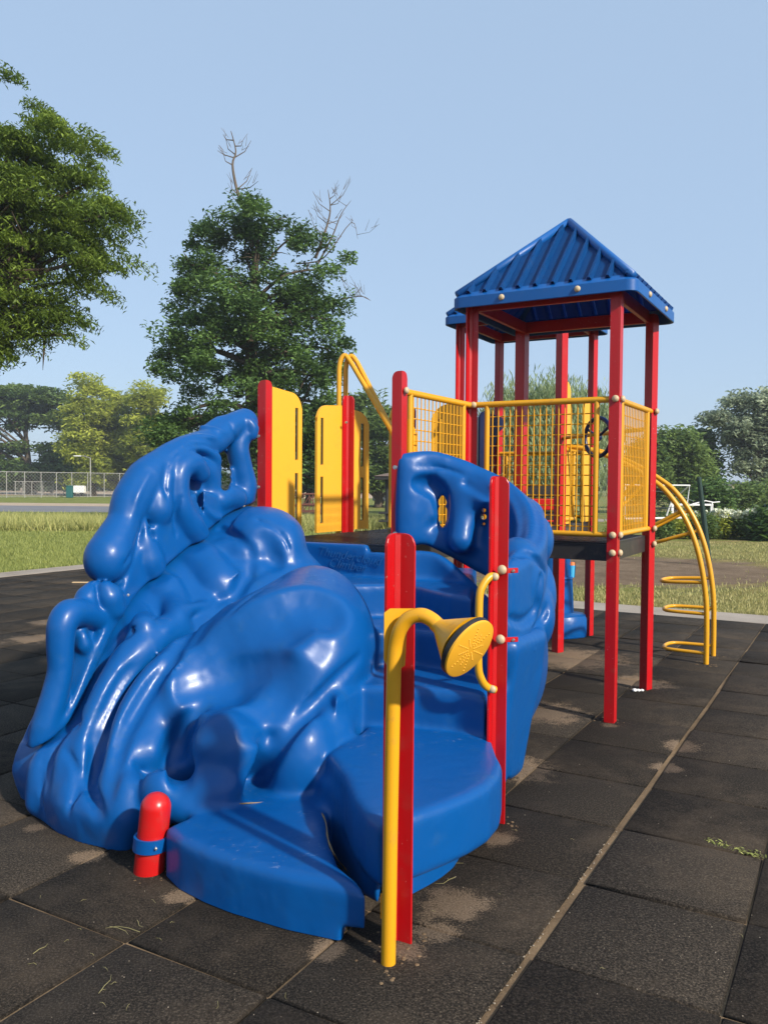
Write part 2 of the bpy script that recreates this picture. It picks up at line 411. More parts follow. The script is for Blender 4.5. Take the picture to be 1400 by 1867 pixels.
# decks
def deck(i0, i1, j0, j1, ins=.03):
    a, b_, c, d = P(i0, j0), P(i1, j0), P(i1, j1), P(i0, j1)
    cen = (a + b_ + c + d) / 4
    q = [x + (cen - x).normalized() * ins for x in (a, b_, c, d)]
    bm = bmesh.new(); add_prism(bm, [x + Vector((0, 0, DECK - .012)) for x in q], (0, 0, .012))
    dk = bm_obj('deck', bm, M['deck'], PS)
    # skirt beams round the deck and low grid ribs on top
    bm = bmesh.new()
    for k in range(4):
        s, e = q[k], q[(k + 1) % 4]; dr = (e - s).normalized(); nn = Vector((-dr.y, dr.x, 0))
        add_box(bm, (s + e) / 2 + Vector((0, 0, DECK - .070)) + nn * .006, ((e - s).length - .002, .012, .112), (dr, nn, Vector((0, 0, 1))), .002)
    bm_obj('edge_beam', bm, M['deck'], dk)
    bm = bmesh.new(); n = 26; lu = (i1 - i0) * MOD - .08; lv = (j1 - j0) * MOD - .08
    for k in range(n):
        add_box(bm, cen + u_ * (-lu / 2 + lu * (k + .5) / n) + Vector((0, 0, DECK + .0025)), (.008, lv, .004), (u_, v_, Vector((0, 0, 1))))
    for k in range(n):
        add_box(bm, cen + v_ * (-lv / 2 + lv * (k + .5) / n) + Vector((0, 0, DECK + .002)), (lu, .008, .0030), (u_, v_, Vector((0, 0, 1))))
    bm_obj('tread_grid', bm, M['deck'], dk)
    return dk
dk = deck(0, 1, 0, 1); deck(-1, 0, 1, 2); deck(0, 1, 1, 2); deck(1, 2, 1, 2); deck(2, 3, 1, 2)
# mesh panels
def mesh_panel(a, b, top, bot, inset=.12, nx=15, ny=11, caps_at=()):
    d = (b - a).normalized(); ln = (b - a).length; Z = Vector((0, 0, 1))
    bm = bmesh.new()
    add_tube(bm, [a + Z * top, b + Z * top], .0215, 12); add_tube(bm, [a + Z * bot, b + Z * bot], .0190, 12)
    for s in (inset, ln - inset): add_tube(bm, [a + d * s + Z * bot, a + d * s + Z * top], .0190, 12)
    fr = bm_obj('mesh_panel', bm, M['yellow'], PS, smooth=True, angle=50)
    bm = bmesh.new(); x0, x1 = inset + .02, ln - inset - .02
    for k in range(nx): 
        s = x0 + (x1 - x0) * (k + .5) / nx
        add_tube(bm, [a + d * s + Z * (bot + .01), a + d * s + Z * (top - .012)], .0042, 6)
    nrm = Vector((-d.y, d.x, 0))
    for k in range(ny):
        z = bot + .03 + (top - bot - .07) * (k + .3) / ny
        add_tube(bm, [a + d * (x0 - .01) + nrm * .0075 + Z * z, a + d * (x1 + .01) + nrm * .0075 + Z * z], .0042, 6)
    bm_obj('wire_mesh', bm, M['yellow'], fr)
    return fr
RT, RB = 2.18, 1.27
m1 = mesh_panel(P(0, 1), P(0, 0), RT, RB, .13, 17, 12)
m2 = mesh_panel(P(0, 0), P(1, 0), RT, RB, .13, 16, 12)
m3 = mesh_panel(P3, P(0, 1), RT, RB, .13, 14, 12)
nu, nv = -u_, -v_
a_ = P(0, 0)
caps(posts['A'], [(P(0, 0, RT) - v_ * .004 + u_ * -.040, nu), (P(0, 0, RB) + u_ * -.040, nu), (P(0, 0, 1.15) + u_ * -.040, nu),
                  (P(0, 0, RT) - v_ * .040 + u_ * .01, nv), (P(0, 0, RB) - v_ * .040 + u_ * .01, nv), (P(0, 0, 1.15) - v_ * .040 + u_ * .01, nv)])
caps(posts['B'], [(P(1, 0, z) - v_ * .045, nv) for z in (RT, RB, 1.15)])
caps(posts['E'], [(P(0, 1, RT) - u_ * .035 + v_ * .025, nu), (P(0, 1, RT) - u_ * .02 - v_ * .03, nu)])
caps(p3, [(Vector((P3.x, P3.y, RT)) - v_ * .045, nv)], .022)
steel_bolt(dk, P(0, .42, 1.15) - u_ * .0, nu)
# rounded barrier sheets with slots
def barrier(base, d, w, z0, z1, r0=.12, th=.019, bend=.0, label=None, slots=True, face=1):
    """sheet standing from base along d, width w; slots near the free edge; bend moves the middle out"""
    Z = Vector((0, 0, 1)); d = d.normalized(); n = Vector((-d.y, d.x, 0)) * face
    bm = bmesh.new()
    h = z1 - z0
    # outline grid with holes: columns
    sx0, sx1 = w - .085, w - .048
    cols = [0, w * .25, w * .5, sx0, sx1, w - .02, w]
    def off(x): return n * (bend * math.sin(math.pi * min(1, x / w)))
    def topz(x):
        if x > w - r0: return z1 - .03 * (x / w) - (r0 - math.sqrt(max(0, r0 * r0 - (x - w + r0) ** 2)))
        return z1 - .03 * (x / w)
    s1 = (z0 + .05 * h + .02, z0 + .43 * h); s2 = (z0 + .52 * h, z0 + .88 * h)
    xs = sorted(set([0, w * .2, w * .4, w * .6, sx0 - .002, sx0, (sx0 + sx1) / 2, sx1] + [w - r0 + r0 * math.sin(k * math.pi / 16) for k in range(9)]))
    xs = [x for x in xs if x >= 0]
    zl = sorted([z0, s1[0], s1[0] + .018, s1[1] - .018, s1[1], s2[0], s2[0] + .018, s2[1] - .018, s2[1]])
    def quad(p0, p1, p2, p3): 
        add_prism(bm, [p0, p1, p2, p3], n * th)
    front, back = [], []
    grid = {}
    def vt(x, z, s):
        k = (round(x, 5), round(z, 5), s)
        if k not in grid: grid[k] = bm.verts.new(base + d * x + off(x) + Z * z + n * (th * s))
        return grid[k]
    for i in range(len(xs) - 1):
        xa, xb = xs[i], xs[i + 1]; zz = zl + [None]
        for k in range(len(zl)):
            za = zl[k]; zb = zl[k + 1] if k + 1 < len(zl) else None
            hole = slots and zb is not None and xa >= sx0 - 1e-6 and xb <= sx1 + 1e-6 and ((s1[0] - 1e-6 <= za and zb <= s1[1] + 1e-6) or (s2[0] - 1e-6 <= za and zb <= s2[1] + 1e-6))
            if hole: continue
            z_b0, z_b1 = (zb, zb) if zb is not None else (topz(xa), topz(xb))
            for s in (0, 1): 
                q = [vt(xa, za, s), vt(xb, za, s), vt(xb, z_b1, s), vt(xa, z_b0, s)]
                bm.faces.new(q)
    # walls along open edges
    for e in [e for e in bm.edges if len(e.link_faces) == 1]:
        pass
    be = [e for e in bm.edges if len(e.link_faces) == 1]
    inv = {v: k for k, v in grid.items()}
    done = set()
    for e in be:
        k0, k1 = inv[e.verts[0]], inv[e.verts[1]]
        if k0[2] != 0 or k1[2] != 0: continue
        bm.faces.new((e.verts[0], e.verts[1], grid[(k1[0], k1[1], 1)], grid[(k0[0], k0[1], 1)]))
    o = bm_obj('barrier_panel', bm, M['panel'], PS)
    # dark rubber edging of the slots and of the free edge
    if slots:
        bm = bmesh.new()
        for s in (s1, s2):
            pts = [(sx0 + .004, s[0] + .01), (sx0 + .004, s[1] - .01), ((sx0 + sx1) / 2, s[1] - .003), (sx1 - .004, s[1] - .01), (sx1 - .004, s[0] + .01), ((sx0 + sx1) / 2, s[0] + .003), (sx0 + .004, s[0] + .01)]
            add_tube(bm, [base + d * x + off(x) + Z * z + n * (th * .5) for x, z in pts], .0035, 6, False)
        bm_obj('slot_edging', bm, M['panel_edge'], o)
    if label: o['label'] = label
    return o
BZ0, BZ1 = DECK + .01, 2.27
barrier(P5 + u_ * .035, (P(0, 2) - P5), .40, BZ0, BZ1 - .0, face=1, label='slotted yellow barrier panel joined to the red post by the blue wall')
barrier(P(0, 2) - u_ * .015 + v_ * .03, (P5 - P(0, 2)), .37, BZ0, BZ1 - .05, face=-1)
barrier(P(0, 2) + u_ * .02 + v_ * .03, u_, .36, BZ0, BZ1 - .05, face=1, bend=.04)
barrier(P(0, 1) + v_ * .03 + u_ * .02, v_, .30, BZ0, BZ1 - .05, face=-1, bend=.03)
barrier(P3 + u_ * .03 + v_ * .045, u_, .30, DECK - .02, 2.02, face=1, slots=False)
barrier(P(2, 1) + u_ * .04, u_, .26, BZ0, 2.62, r0=.10, face=1, slots=False, label='tall yellow panel with rounded top beyond the tower rail')
barrier(P(3, 1) - u_ * .04, -u_, .26, BZ0, 2.50, r0=.10, face=-1, slots=False)
barrier(P(2, 2) + v_ * .02, v_, .20, BZ0, 2.40, r0=.12, face=1, slots=False)
barrier(P(1, 2) - u_ * .03, -u_, .36, BZ0, 2.30, face=1)
# roofs
def roof(i, j, shift=0.0, dz=0.0):
    cen = P(i + .5, j + .5) + Vector((shift, 0, 0)); hw = MOD / 2 + .125; ze = 2.955 + dz; za = 3.555 + dz; Z = Vector((0, 0, 1))
    # rolled valance
    bm = bmesh.new(); r = .07; loop = []
    for (sx, sy) in ((-1, -1), (1, -1), (1, 1), (-1, 1)):
        for k in range(5):
            base = {(-1, -1): math.pi, (1, -1): 1.5 * math.pi, (1, 1): 0, (-1, 1): .5 * math.pi}[(sx, sy)]
            a = base + k * math.pi / 8
            loop.append((sx * (hw - r) + r * math.cos(a), sy * (hw - r) + r * math.sin(a)))
    prof = [(.0, -.088), (.004, -.083), (.004, -.012), (-.006, 0), (-.05, .030), (-.06, .018), (-.02, -.01), (-.012, -.083)]
    rings = []
    for (o_, z) in prof:
        s = (hw + o_) / hw
        rings.append([bm.verts.new(cen + u_ * (x * s) + v_ * (y * s) + Z * (ze + z)) for x, y in loop])
    n = len(loop)
    for k in range(len(prof)):
        r0, r1 = rings[k], rings[(k + 1) % len(prof)]
        for q in range(n): bm.faces.new((r0[q], r0[(q + 1) % n], r1[(q + 1) % n], r1[q]))
    rf = bm_obj('roof', bm, M['roof'], PS, smooth=True, angle=35)
    # four corrugated slopes
    hi = hw - .03; z0 = ze + .005; rise = za - z0
    nr = 10; rise_r = .036
    for k in range(4):
        e = [u_, v_, -u_, -v_][k]; o2 = [v_, -u_, -v_, u_][k]  # e along the eave, -o2 outward
        nrm = (Vector((0, 0, hi)) - o2 * rise).normalized()
        bm = bmesh.new(); bp = []
        pitch = 2 * hi / nr
        x = -hi
        for q in range(nr):
            for f_, hgt in ((0, 0), (.52, 0), (.68, 1), (.80, 1), (.88, 0), (1.0, 0)):
                bp.append((x + f_ * pitch, hgt * rise_r))
            x += pitch
        last = None
        for (xx, hh) in bp:
            xx = max(-hi, min(hi, xx)); top = 1 - abs(xx) / hi
            p0 = cen + e * xx - o2 * hi + Z * z0 + nrm * hh
            p1 = p0 + (o2 * hi + Z * rise) * top
            a, b2 = bm.verts.new(p0), bm.verts.new(p1)
            if last and (last[0].co - a.co).length > 1e-6:
                bm.faces.new((last[0], a, b2, last[1]))
            last = (a, b2)
        bm.faces.ensure_lookup_table()
        g_ = bmesh.ops.solidify(bm, geom=bm.faces[:], thickness=.006)
        bm_obj('roof_slope', bm, M['roof'], rf)
    bm = bmesh.new()
    for (sx, sy) in ((-1, -1), (1, -1), (1, 1), (-1, 1)):
        add_tube(bm, [cen + u_ * sx * hi + v_ * sy * hi + Z * (z0 + .01), cen + Z * (za + .018)], .030, 10)
    add_ball(bm, cen + Z * (za + .008), .042, 12, .7)
    bm_obj('hip_cap', bm, M['roof'], rf, smooth=True)
    # beams under the eaves
    bm = bmesh.new()
    for k in range(4):
        a, b2 = [(P(i, j), P(i + 1, j)), (P(i + 1, j), P(i + 1, j + 1)), (P(i + 1, j + 1), P(i, j + 1)), (P(i, j + 1), P(i, j))][k]
        d = (b2 - a).normalized(); nn = Vector((-d.y, d.x, 0))
        add_box(bm, (a + b2) / 2 + Z * (2.905 + dz) + nn * .03, ((b2 - a).length - .08, .03, .09), (d, nn, Z), .003)
    bm_obj('roof_beam', bm, M['red'], rf)
    for s in (-.27, .27):
        caps(rf, [(cen - u_ * (hw + .004) + v_ * s * 1.0 + Z * (ze - .042), nu), (cen - v_ * (hw + .004) + u_ * s * 1.0 + Z * (ze - .042), nv)], .022)
    return rf
roof(0, 0, .02); roof(2, 1, 0, .33)

# handrail loop behind the deck opening
bm = bmesh.new(); hp = P(-.38, 2.12) + Vector((0, .75, 0))
for dx in (0, .055):
    q = W(618, 700, hp.y); q = Vector((q.x + dx, hp.y + dx * .6, 0))
    top = W(619 + dx * 150, 652, hp.y).z
    pts = [q + Vector((0, 0, .0)), q + Vector((0, 0, top - .10)), q + Vector((.012, 0, top - .02)), q + Vector((.05, 0, top + .02)), q + Vector((.10, -.02, top - .04)), W(714 + dx * 20, 785, hp.y - .45), W(728, 812, hp.y - .5)]
    add_tube(bm, spline(pts[:2], 2)[:-1] + spline(pts[1:5], 6)[:-1] + pts[4:], .021, 10)
bm_obj('handrail', bm, M['yellow'], PS, smooth=True, angle=60)

# arch climber
n_u = u_
F1 = Gz(1287, 1211); F2 = Gz(1300, 1196)
def in_u(px, py, pt): return on_plane(px, py, pt, n_u)
railpx = [(1287, 1211), (1288, 1150), (1287, 1095), (1279, 1035), (1265, 982), (1245, 938), (1218, 900), (1192, 877)]
def rail(F, dpx):
    pts = [in_u(x, y, F1) for x, y in railpx]; sh = F - F1; sh = u_ * sh.dot(u_)
    pts = [p + sh for p in pts]
    lastp = pts[-1]
    pts += [lastp + v_ * .28 + Vector((0, 0, .17)), lastp + v_ * .62 + Vector((0, 0, .30)), lastp + v_ * .95 + Vector((0, 0, .34))]
    return pts
ra, rb_ = rail(F1, 0), rail(F1 + u_ * .42, 0)
arch = None
bm = bmesh.new(); add_tube(bm, spline(ra, 5), .0235, 12); add_tube(bm, spline(rb_, 5), .0235, 12)
arch = bm_obj('arch_climber', bm, M['yellow'], PS, smooth=True, angle=60)
def rung(i, f_, dip, ln):
    pa = ra[i].lerp(ra[i + 1], f_); pb = rb_[i].lerp(rb_[i + 1], f_); bm = bmesh.new()
    tip = v_ * ln + Vector((0, 0, -dip)); w2 = (pb - pa)
    pts = [pa, pa + tip * .75 + w2 * .05, pa + tip * .95 + w2 * .2, pa + tip + w2 * .5, pa + tip * .95 + w2 * .8, pa + tip * .75 + w2 * .95, pb]
    add_tube(bm, spline(pts, 5), .0165, 10); bm_obj('rung', bm, M['yellow'], arch, smooth=True, angle=60)
rung(0, .32, .0, .40); rung(1, .55, .0, .40); rung(2, .55, .02, .40); rung(4, .25, .12, .36); rung(5, .15, .20, .36); rung(7, .4, .3, .25)
# steering wheel on its bar, bars and mesh round the far tower
Z3 = Vector((0, 0, 1))
bm = bmesh.new(); add_tube(bm, [P(2, 1, 2.05) - v_ * .02, P(1, 0, 2.05) + u_ * .03], .018, 10)
wbar = bm_obj('wheel_bar', bm, M['yellow'], PS, smooth=True, angle=60)
bm = bmesh.new(); wc = W(1090, 797, P(1.0, 0.5).y - .05); ax1 = (u_ * .55 + v_ * .83).normalized()
ring = [wc + (ax1 * math.cos(t) + Z3 * math.sin(t)) * .155 for t in np.linspace(0, 2 * math.pi, 33)]
add_tube(bm, ring, .017, 8, False)
for k in range(3):
    t = k * 2.094 + .5; add_tube(bm, [wc, wc + (ax1 * math.cos(t) + Z3 * math.sin(t)) * .15], .011, 8)
add_ball(bm, wc, .035, 12)
bm_obj('steering_wheel', bm, M['navy'], wbar, smooth=True)
m4 = mesh_panel(P(3, 1), P(3, 2), 1.95, 1.27, .1, 12, 9)
m5 = mesh_panel(P(2.0, 1.0), P(2.45, 1.0), 1.95, 1.27, .06, 5, 9)
# dark play counter below the tower deck level behind
bm = bmesh.new(); cc = W(985, 915, 8.9)
for (za, zb, mt) in ((1.46, 1.60, 'black'), (1.34, 1.455, 'red'), (1.20, 1.335, 'black')):
    pass
cn = None
bm = bmesh.new(); add_box(bm, (cc.x, cc.y, 1.54), (.62, .20, .13), None, .01); cn = bm_obj('play_counter', bm, M['black'], PS)
bm = bmesh.new(); add_box(bm, (cc.x + .02, cc.y - .03, 1.40), (.50, .18, .12), None, .01); bm_obj('counter_front', bm, M['red'], cn)
bm = bmesh.new(); add_box(bm, (cc.x + .04, cc.y, 1.24), (.46, .16, .16), None, .01); bm_obj('counter_base', bm, M['black'], cn)
bm = bmesh.new(); add_box(bm, (cc.x + .04, cc.y - .09, 1.20), (.2, .02, .07), None, .004); bm_obj('counter_box', bm, M['red2'], cn)
# navy slide hood with slide behind
hb = P(2.05, 2.1)
bm = bmesh.new()
pr = [(0, 1.22), (0, 2.24), (.06, 2.30), (.42, 2.22), (.42, 2.12), (.30, 2.08), (.24, 1.9), (.22, 1.22)]
add_prism(bm, [W(872, 800, 8.6).xy.to_3d() + Vector((x * .62, 0, z + .06)) for x, z in pr], (0.05, .9, 0))
es = [e for e in bm.edges]; bmesh.ops.bevel(bm, geom=es, offset=.015, segments=2, affect='EDGES')
hood = bm_obj('slide_hood', bm, M['navy'], PS, smooth=True, angle=40)
# far blue moulded stair pod seen below the tower
bm = bmesh.new()
def hexp(c, r, z, n=8, rot=.2): return [c + Vector((r * math.cos(rot + 2 * math.pi * k / n), r * math.sin(rot + 2 * math.pi * k / n) * .8, z)) for k in range(n)]
pc = Gz(1043, 1166); pc = pc + Vector((-.12, .25, 0))
lev = [(.34, 0), (.35, .02), (.35, .21), (.32, .24)]
rg = [[bm.verts.new(p) for p in hexp(pc, r, z)] for r, z in lev]
for a, b2 in zip(rg[:-1], rg[1:]):
    for k in range(8): bm.faces.new((a[k], a[(k + 1) % 8], b2[(k + 1) % 8], b2[k]))
bm.faces.new(rg[-1]); bm.faces.new(rg[0][::-1])
pc2 = pc + Vector((-.03, .16, 0))
lev = [(.27, .235), (.25, .60), (.235, .605), (.20, 1.16)]
rg = [[bm.verts.new(p) for p in hexp(pc2, r, z)] for r, z in lev]
for a, b2 in zip(rg[:-1], rg[1:]):
    for k in range(8): bm.faces.new((a[k], a[(k + 1) % 8], b2[(k + 1) % 8], b2[k]))
bm.faces.new(rg[-1])
bmesh.ops.bevel(bm, geom=bm.edges[:], offset=.018, segments=2, affect='EDGES')
pod = bm_obj('moulded_pod', bm, M['blue'], PS, smooth=True, angle=50)
pod['label'] = 'small far blue moulded step under the second tower'

# talk tube on the front post
TUB = empty('dummy_tmp', (0, 0, 0), None, None); bpy.data.objects.remove(TUB)
bm = bmesh.new(); tb = Gz(708, 1757); tY = tb.y
tz = lambda px, py, dy=0: W(px, py, tY + dy)
path = [tb, tz(712, 1500), tz(718, 1220), tz(721, 1178), tz(729, 1148, -.01), tz(745, 1128, -.02), tz(768, 1122, -.035), tz(787, 1130, -.05), tz(801, 1143, -.065)]
add_tube(bm, [path[0], path[1]] + spline(path[2:], 6), .0245, 18)
tube = bm_obj('talk_tube', bm, M['yellow'], PS, smooth=True, angle=60)
tube['label'] = 'yellow talking tube with a horn on the front post'
nrm = Vector((.68, -.47, -.56)).normalized()
c1 = tz(801, 1143, -.065); c2 = tz(853, 1181, -.155)
nrm = ((c2 - c1).normalized() * .6 + nrm * .4).normalized()
bm = bmesh.new(); add_tube(bm, [c1 - nrm * .02, c1 + nrm * .002, c2 - nrm * .014], [.0245, .027, .098], 40)
horn = bm_obj('horn', bm, M['yellow'], tube, smooth=True, angle=40)
bm = bmesh.new(); add_tube(bm, [c2 - nrm * .016, c2 - nrm * .012, c2 + nrm * .002, c2 + nrm * .006], [.099, .105, .105, .100], 48)
bm_obj('horn_gasket', bm, M['black'], horn, smooth=True, angle=30)
bm = bmesh.new(); add_tube(bm, [c2 + nrm * .002, c2 + nrm * .010, c2 + nrm * .0125], [.1035, .103, .098], 48)
fp = bm_obj('face_plate', bm, M['panel'], horn, smooth=True, angle=30)
bm = bmesh.new(); e1 = nrm.orthogonal().normalized(); e2 = nrm.cross(e1)
for k in range(6):
    a = k * math.pi / 6 + .12
    for q in range(-7, 8):
        rr_ = q / 7 * (.082 if k % 2 == 0 else .055)
        p = c2 + nrm * .0125 + (e1 * math.cos(a) + e2 * math.sin(a)) * rr_
        if abs(q) > 1: add_ball(bm, p, .0030, 6, .8, nrm)
bm_obj('sound_holes', bm, M['panel'], fp)
# bracket plate to the post and lower tab
bm = bmesh.new(); Zv = Vector((0, 0, 1))
zt, zb = W(730, 1112, tY).z, W(730, 1205, tY).z
pl = [(-.018, zb), (.0, zb - .05), (.03, zb - .02), (.035, zt - .02), (.055, zt), (-.005, zt + .002), (-.018, zt - .012)]
o0 = Vector((tz(715, 1150).x, tY + .012, 0)); dd = (B1 - o0); dd.z = 0; dd = Vector((.98, .2, 0)).normalized()
add_prism(bm, [o0 + dd * (s * 1.5) + Zv * z for s, z in pl], Vector((-.2, .98, 0)) * .008)
bm_obj('bracket', bm, M['yellow'], tube); bm = bmesh.new()
add_prism(bm, [Vector((B1.x - .055, B1.y - .02, z)) + Vector((x, 0, 0)) for x, z in ((0, .10), (.03, .10), (.034, .12), (.034, .17), (.026, .185), (0, .185))], (0, .008, 0))
bm_obj('bracket', bm, M['yellow'], tube)
steel_bolt(tube, Vector((B1.x - .032, B1.y - .021, .14)), (0, -1, 0), .008)
# yellow grab handle on the second post
bm = bmesh.new(); hY = B2.y - .03; hz = lambda px, py, dy=0: W(px, py, hY + dy)
pts = [hz(905, 1052, .0), hz(893, 1052, -.02), hz(880, 1068, -.04), hz(874, 1090, -.05), hz(873, 1150, -.055), hz(872, 1215, -.05), hz(878, 1240, -.04), hz(888, 1253, -.02), hz(902, 1258, 0)]
add_tube(bm, spline(pts, 6), .0185, 12); hd = bm_obj('grab_handle', bm, M['yellow'], PS, smooth=True, angle=60)
B2d = Vector((0, 0, 0))
caps(p2, [(W(902, 1052, B2.y - .055), nu), (W(897, 1257, B2.y - .055), nu)], .019)
caps(p2, [(W(915, 1039, B2.y - .03), nu), (W(912, 1166, B2.y - .03), nu)], .023)
for (y0) in (1041, 1167):
    bm = bmesh.new(); a = W(915, y0, B2.y - .018); b2 = W(944, y0 - 1, B2.y + .05)
    d = (b2 - a).normalized(); add_box(bm, (a + b2) / 2, ((b2 - a).length, .005, .024), (d, d.cross(Zv).normalized(), Zv), .002)
    bm_obj('strap_bracket', bm, M['red'], p2)
for (y0) in (1041, 1167): steel_bolt(p2, W(936, y0, B2.y + .028), nu, .008)
# steel bolts on the two upper short posts
for y0 in (852, 973): steel_bolt(p3, W(721, y0, P3.y - .05), nu, .013)
for y0 in (795, 888): steel_bolt(p5, W(472, y0, P5.y - .05), (-.6, -.8, 0), .012)
for y0 in (770,): steel_bolt(p02, W(632, y0, P(0, 2).y - .07), nu, .010)
# bollard and clamp
bc = Gz(264, 1601); bc.y += .06
r_b = .062; bm = bmesh.new()
prof = [(-.02, r_b * .98)] + [(.0, r_b), (.14, r_b), (.265, r_b)] + [(.265 + r_b * math.sin(t), r_b * math.cos(t)) for t in np.linspace(.15, 1.5, 9)]
lean = Vector((.045, 0, 0))
add_tube(bm, [bc + Vector((0, 0, z)) + lean * (z / .42) for z, _ in prof], [r for _, r in prof], 28)
bol = bm_obj('bollard', bm, M['red2'], PS, smooth=True, angle=60); bol['label'] = 'stubby red round topped post clamped to the blue boulder'
bm = bmesh.new(); rings = []
for (z, r) in ((.098, r_b + .003), (.098, r_b + .014), (.152, r_b + .014), (.152, r_b + .003)):
    rings.append([bm.verts.new(bc + lean * (z / .42) + Vector((r * math.cos(t), r * math.sin(t), z))) for t in np.linspace(0, 2 * math.pi, 33)[:-1]])
for k in range(4):
    a, b2 = rings[k], rings[(k + 1) % 4]
    for q in range(32): bm.faces.new((a[q], a[(q + 1) % 32], b2[(q + 1) % 32], b2[q]))
band_ = bm_obj('clamp_band', bm, M['blue'], bol, smooth=True, angle=40)
steel_bolt(bol, bc + Vector((.045, -.064, .125)), (.4, -1, 0), .006)

#SDF
# ------------------------------------------------------------------ moulded blue climber by distance field
class Field:
    def __init__(s, lo, hi, h):
        s.lo = np.array(lo, float); s.h = h; s.n = np.ceil((np.array(hi) - s.lo) / h).astype(int) + 1
        s.D = np.full(s.n, .3, np.float32)
        s.ax = [(s.lo[k] + h * np.arange(s.n[k])).astype(np.float32) for k in range(3)]
    def sub(s, lo, hi):
        a = np.clip(((np.array(lo) - s.lo) / s.h).astype(int) - 1, 0, s.n - 1); b = np.clip(((np.array(hi) - s.lo) / s.h).astype(int) + 2, 1, s.n)
        if np.any(b <= a): return None
        sl_ = tuple(slice(a[k], b[k]) for k in range(3))
        X, Y, Z = np.meshgrid(*[s.ax[k][sl_[k]] for k in range(3)], indexing='ij', sparse=True)
        return sl_, X, Y, Z
    def apply(s, sl_, d, k, mode):
        a = s.D[sl_]
        if mode == 'add':
            h = np.maximum(k - np.abs(a - d), 0) / max(k, 1e-6); s.D[sl_] = np.minimum(a, d) - h * h * k * .25
        else:
            d = -d; h = np.maximum(k - np.abs(a - d), 0) / max(k, 1e-6); s.D[sl_] = np.maximum(a, d) + h * h * k * .25
    def cone(s, p, q, r0, r1, k=.05, mode='add'):
        p, q = np.array(p, float), np.array(q, float); m = max(r0, r1) + k + .06
        r = s.sub(np.minimum(p, q) - m, np.maximum(p, q) + m)
        if r is None: return
        sl_, X, Y, Z = r; d = q - p; L2 = float(d @ d) + 1e-9
        t = np.clip(((X - p[0]) * d[0] + (Y - p[1]) * d[1] + (Z - p[2]) * d[2]) / L2, 0, 1)
        D = np.sqrt((X - p[0] - t * d[0]) ** 2 + (Y - p[1] - t * d[1]) ** 2 + (Z - p[2] - t * d[2]) ** 2) - (r0 + (r1 - r0) * t)
        s.apply(sl_, D, k, mode)
    def chain(s, pts, rs, k=.05, mode='add', sp=4):
        P_ = spline(pts, sp); n = len(pts) - 1
        rr = [rs] * (n + 1) if isinstance(rs, (int, float)) else rs
        R = []
        for i in range(n):
            for q in range(sp): R.append(rr[i] + (rr[i + 1] - rr[i]) * (q / sp) ** 1)
        R.append(rr[-1])
        # chain merged sharply with itself, then blended once
        m = max(R) + k + .06; arr = np.array([list(p) for p in P_])
        r = s.sub(arr.min(0) - m, arr.max(0) + m)
        if r is None: return
        sl_, X, Y, Z = r; D = None
        for i in range(len(P_) - 1):
            p, q = arr[i], arr[i + 1]; d = q - p; L2 = float(d @ d) + 1e-9
            t = np.clip(((X - p[0]) * d[0] + (Y - p[1]) * d[1] + (Z - p[2]) * d[2]) / L2, 0, 1)
            Di = np.sqrt((X - p[0] - t * d[0]) ** 2 + (Y - p[1] - t * d[1]) ** 2 + (Z - p[2] - t * d[2]) ** 2) - (R[i] + (R[i + 1] - R[i]) * t)
            D = Di if D is None else np.minimum(D, Di)
        s.apply(sl_, D, k, mode)
    def ell(s, c, r, k=.05, mode='add', ax=None):
        c = np.array(c, float); r = np.array(r, float); m = r.max() + k + .06
        R = s.sub(c - m, c + m)
        if R is None: return
        sl_, X, Y, Z = R; X, Y, Z = X - c[0], Y - c[1], Z - c[2]
        if ax is not None:
            A = np.array([list(v) for v in ax]); X, Y, Z = [A[i][0] * X + A[i][1] * Y + A[i][2] * Z for i in range(3)]
        k0 = np.sqrt((X / r[0]) ** 2 + (Y / r[1]) ** 2 + (Z / r[2]) ** 2); k1 = np.sqrt((X / r[0] ** 2) ** 2 + (Y / r[1] ** 2) ** 2 + (Z / r[2] ** 2) ** 2)
        s.apply(sl_, k0 * (k0 - 1) / np.maximum(k1, 1e-5), k, mode)
    def surf(s, px, py, back=0.0):
        d = ray(px, py); d = np.array(list(d)) / d.y; t = np.arange(2.6, 6.6, .004)
        Q = np.array([0, 0, CAMH]) + d * t[:, None]; I = np.round((Q - s.lo) / s.h).astype(int); ok = ((I >= 0) & (I < s.n)).all(1)
        I = np.where(ok[:, None], I, 0); val = np.where(ok, s.D[I[:, 0], I[:, 1], I[:, 2]], 1)
        k = int(np.argmax(val < 0)); 
        if val[k] >= 0: return None
        n_ = np.linalg.norm(d); return Vector(Q[k] + d / n_ * back)
    def groove(s, pts, k=.02, ridge=False, sp=4):
        P_, R_ = [], []
        for (x, y, r, dp) in pts:
            q = s.surf(x, y, (r - dp) if ridge else -(r - dp))
            if q is not None: P_.append(q); R_.append(r)
        if len(P_) > 1: s.chain(P_, R_, k, 'add' if ridge else 'sub', sp)
    def poly2(s, X, Y, poly):
        """signed distance to polygon in XY (broadcast arrays)"""
        Xb, Yb = np.broadcast_arrays(X, Y); d = None; ins = np.zeros(Xb.shape, bool); n = len(poly)
        for i in range(n):
            x0, y0 = poly[i][0], poly[i][1]; x1, y1 = poly[(i + 1) % n][0], poly[(i + 1) % n][1]
            ex, ey = x1 - x0, y1 - y0; t = np.clip(((Xb - x0) * ex + (Yb - y0) * ey) / (ex * ex + ey * ey + 1e-12), 0, 1)
            dd = (Xb - x0 - t * ex) ** 2 + (Yb - y0 - t * ey) ** 2; d = dd if d is None else np.minimum(d, dd)
            c = (y0 > Yb) != (y1 > Yb); ins ^= c & (Xb < (x1 - x0) * (Yb - y0) / ((y1 - y0) if abs(y1 - y0) > 1e-9 else 1e-9) + x0)
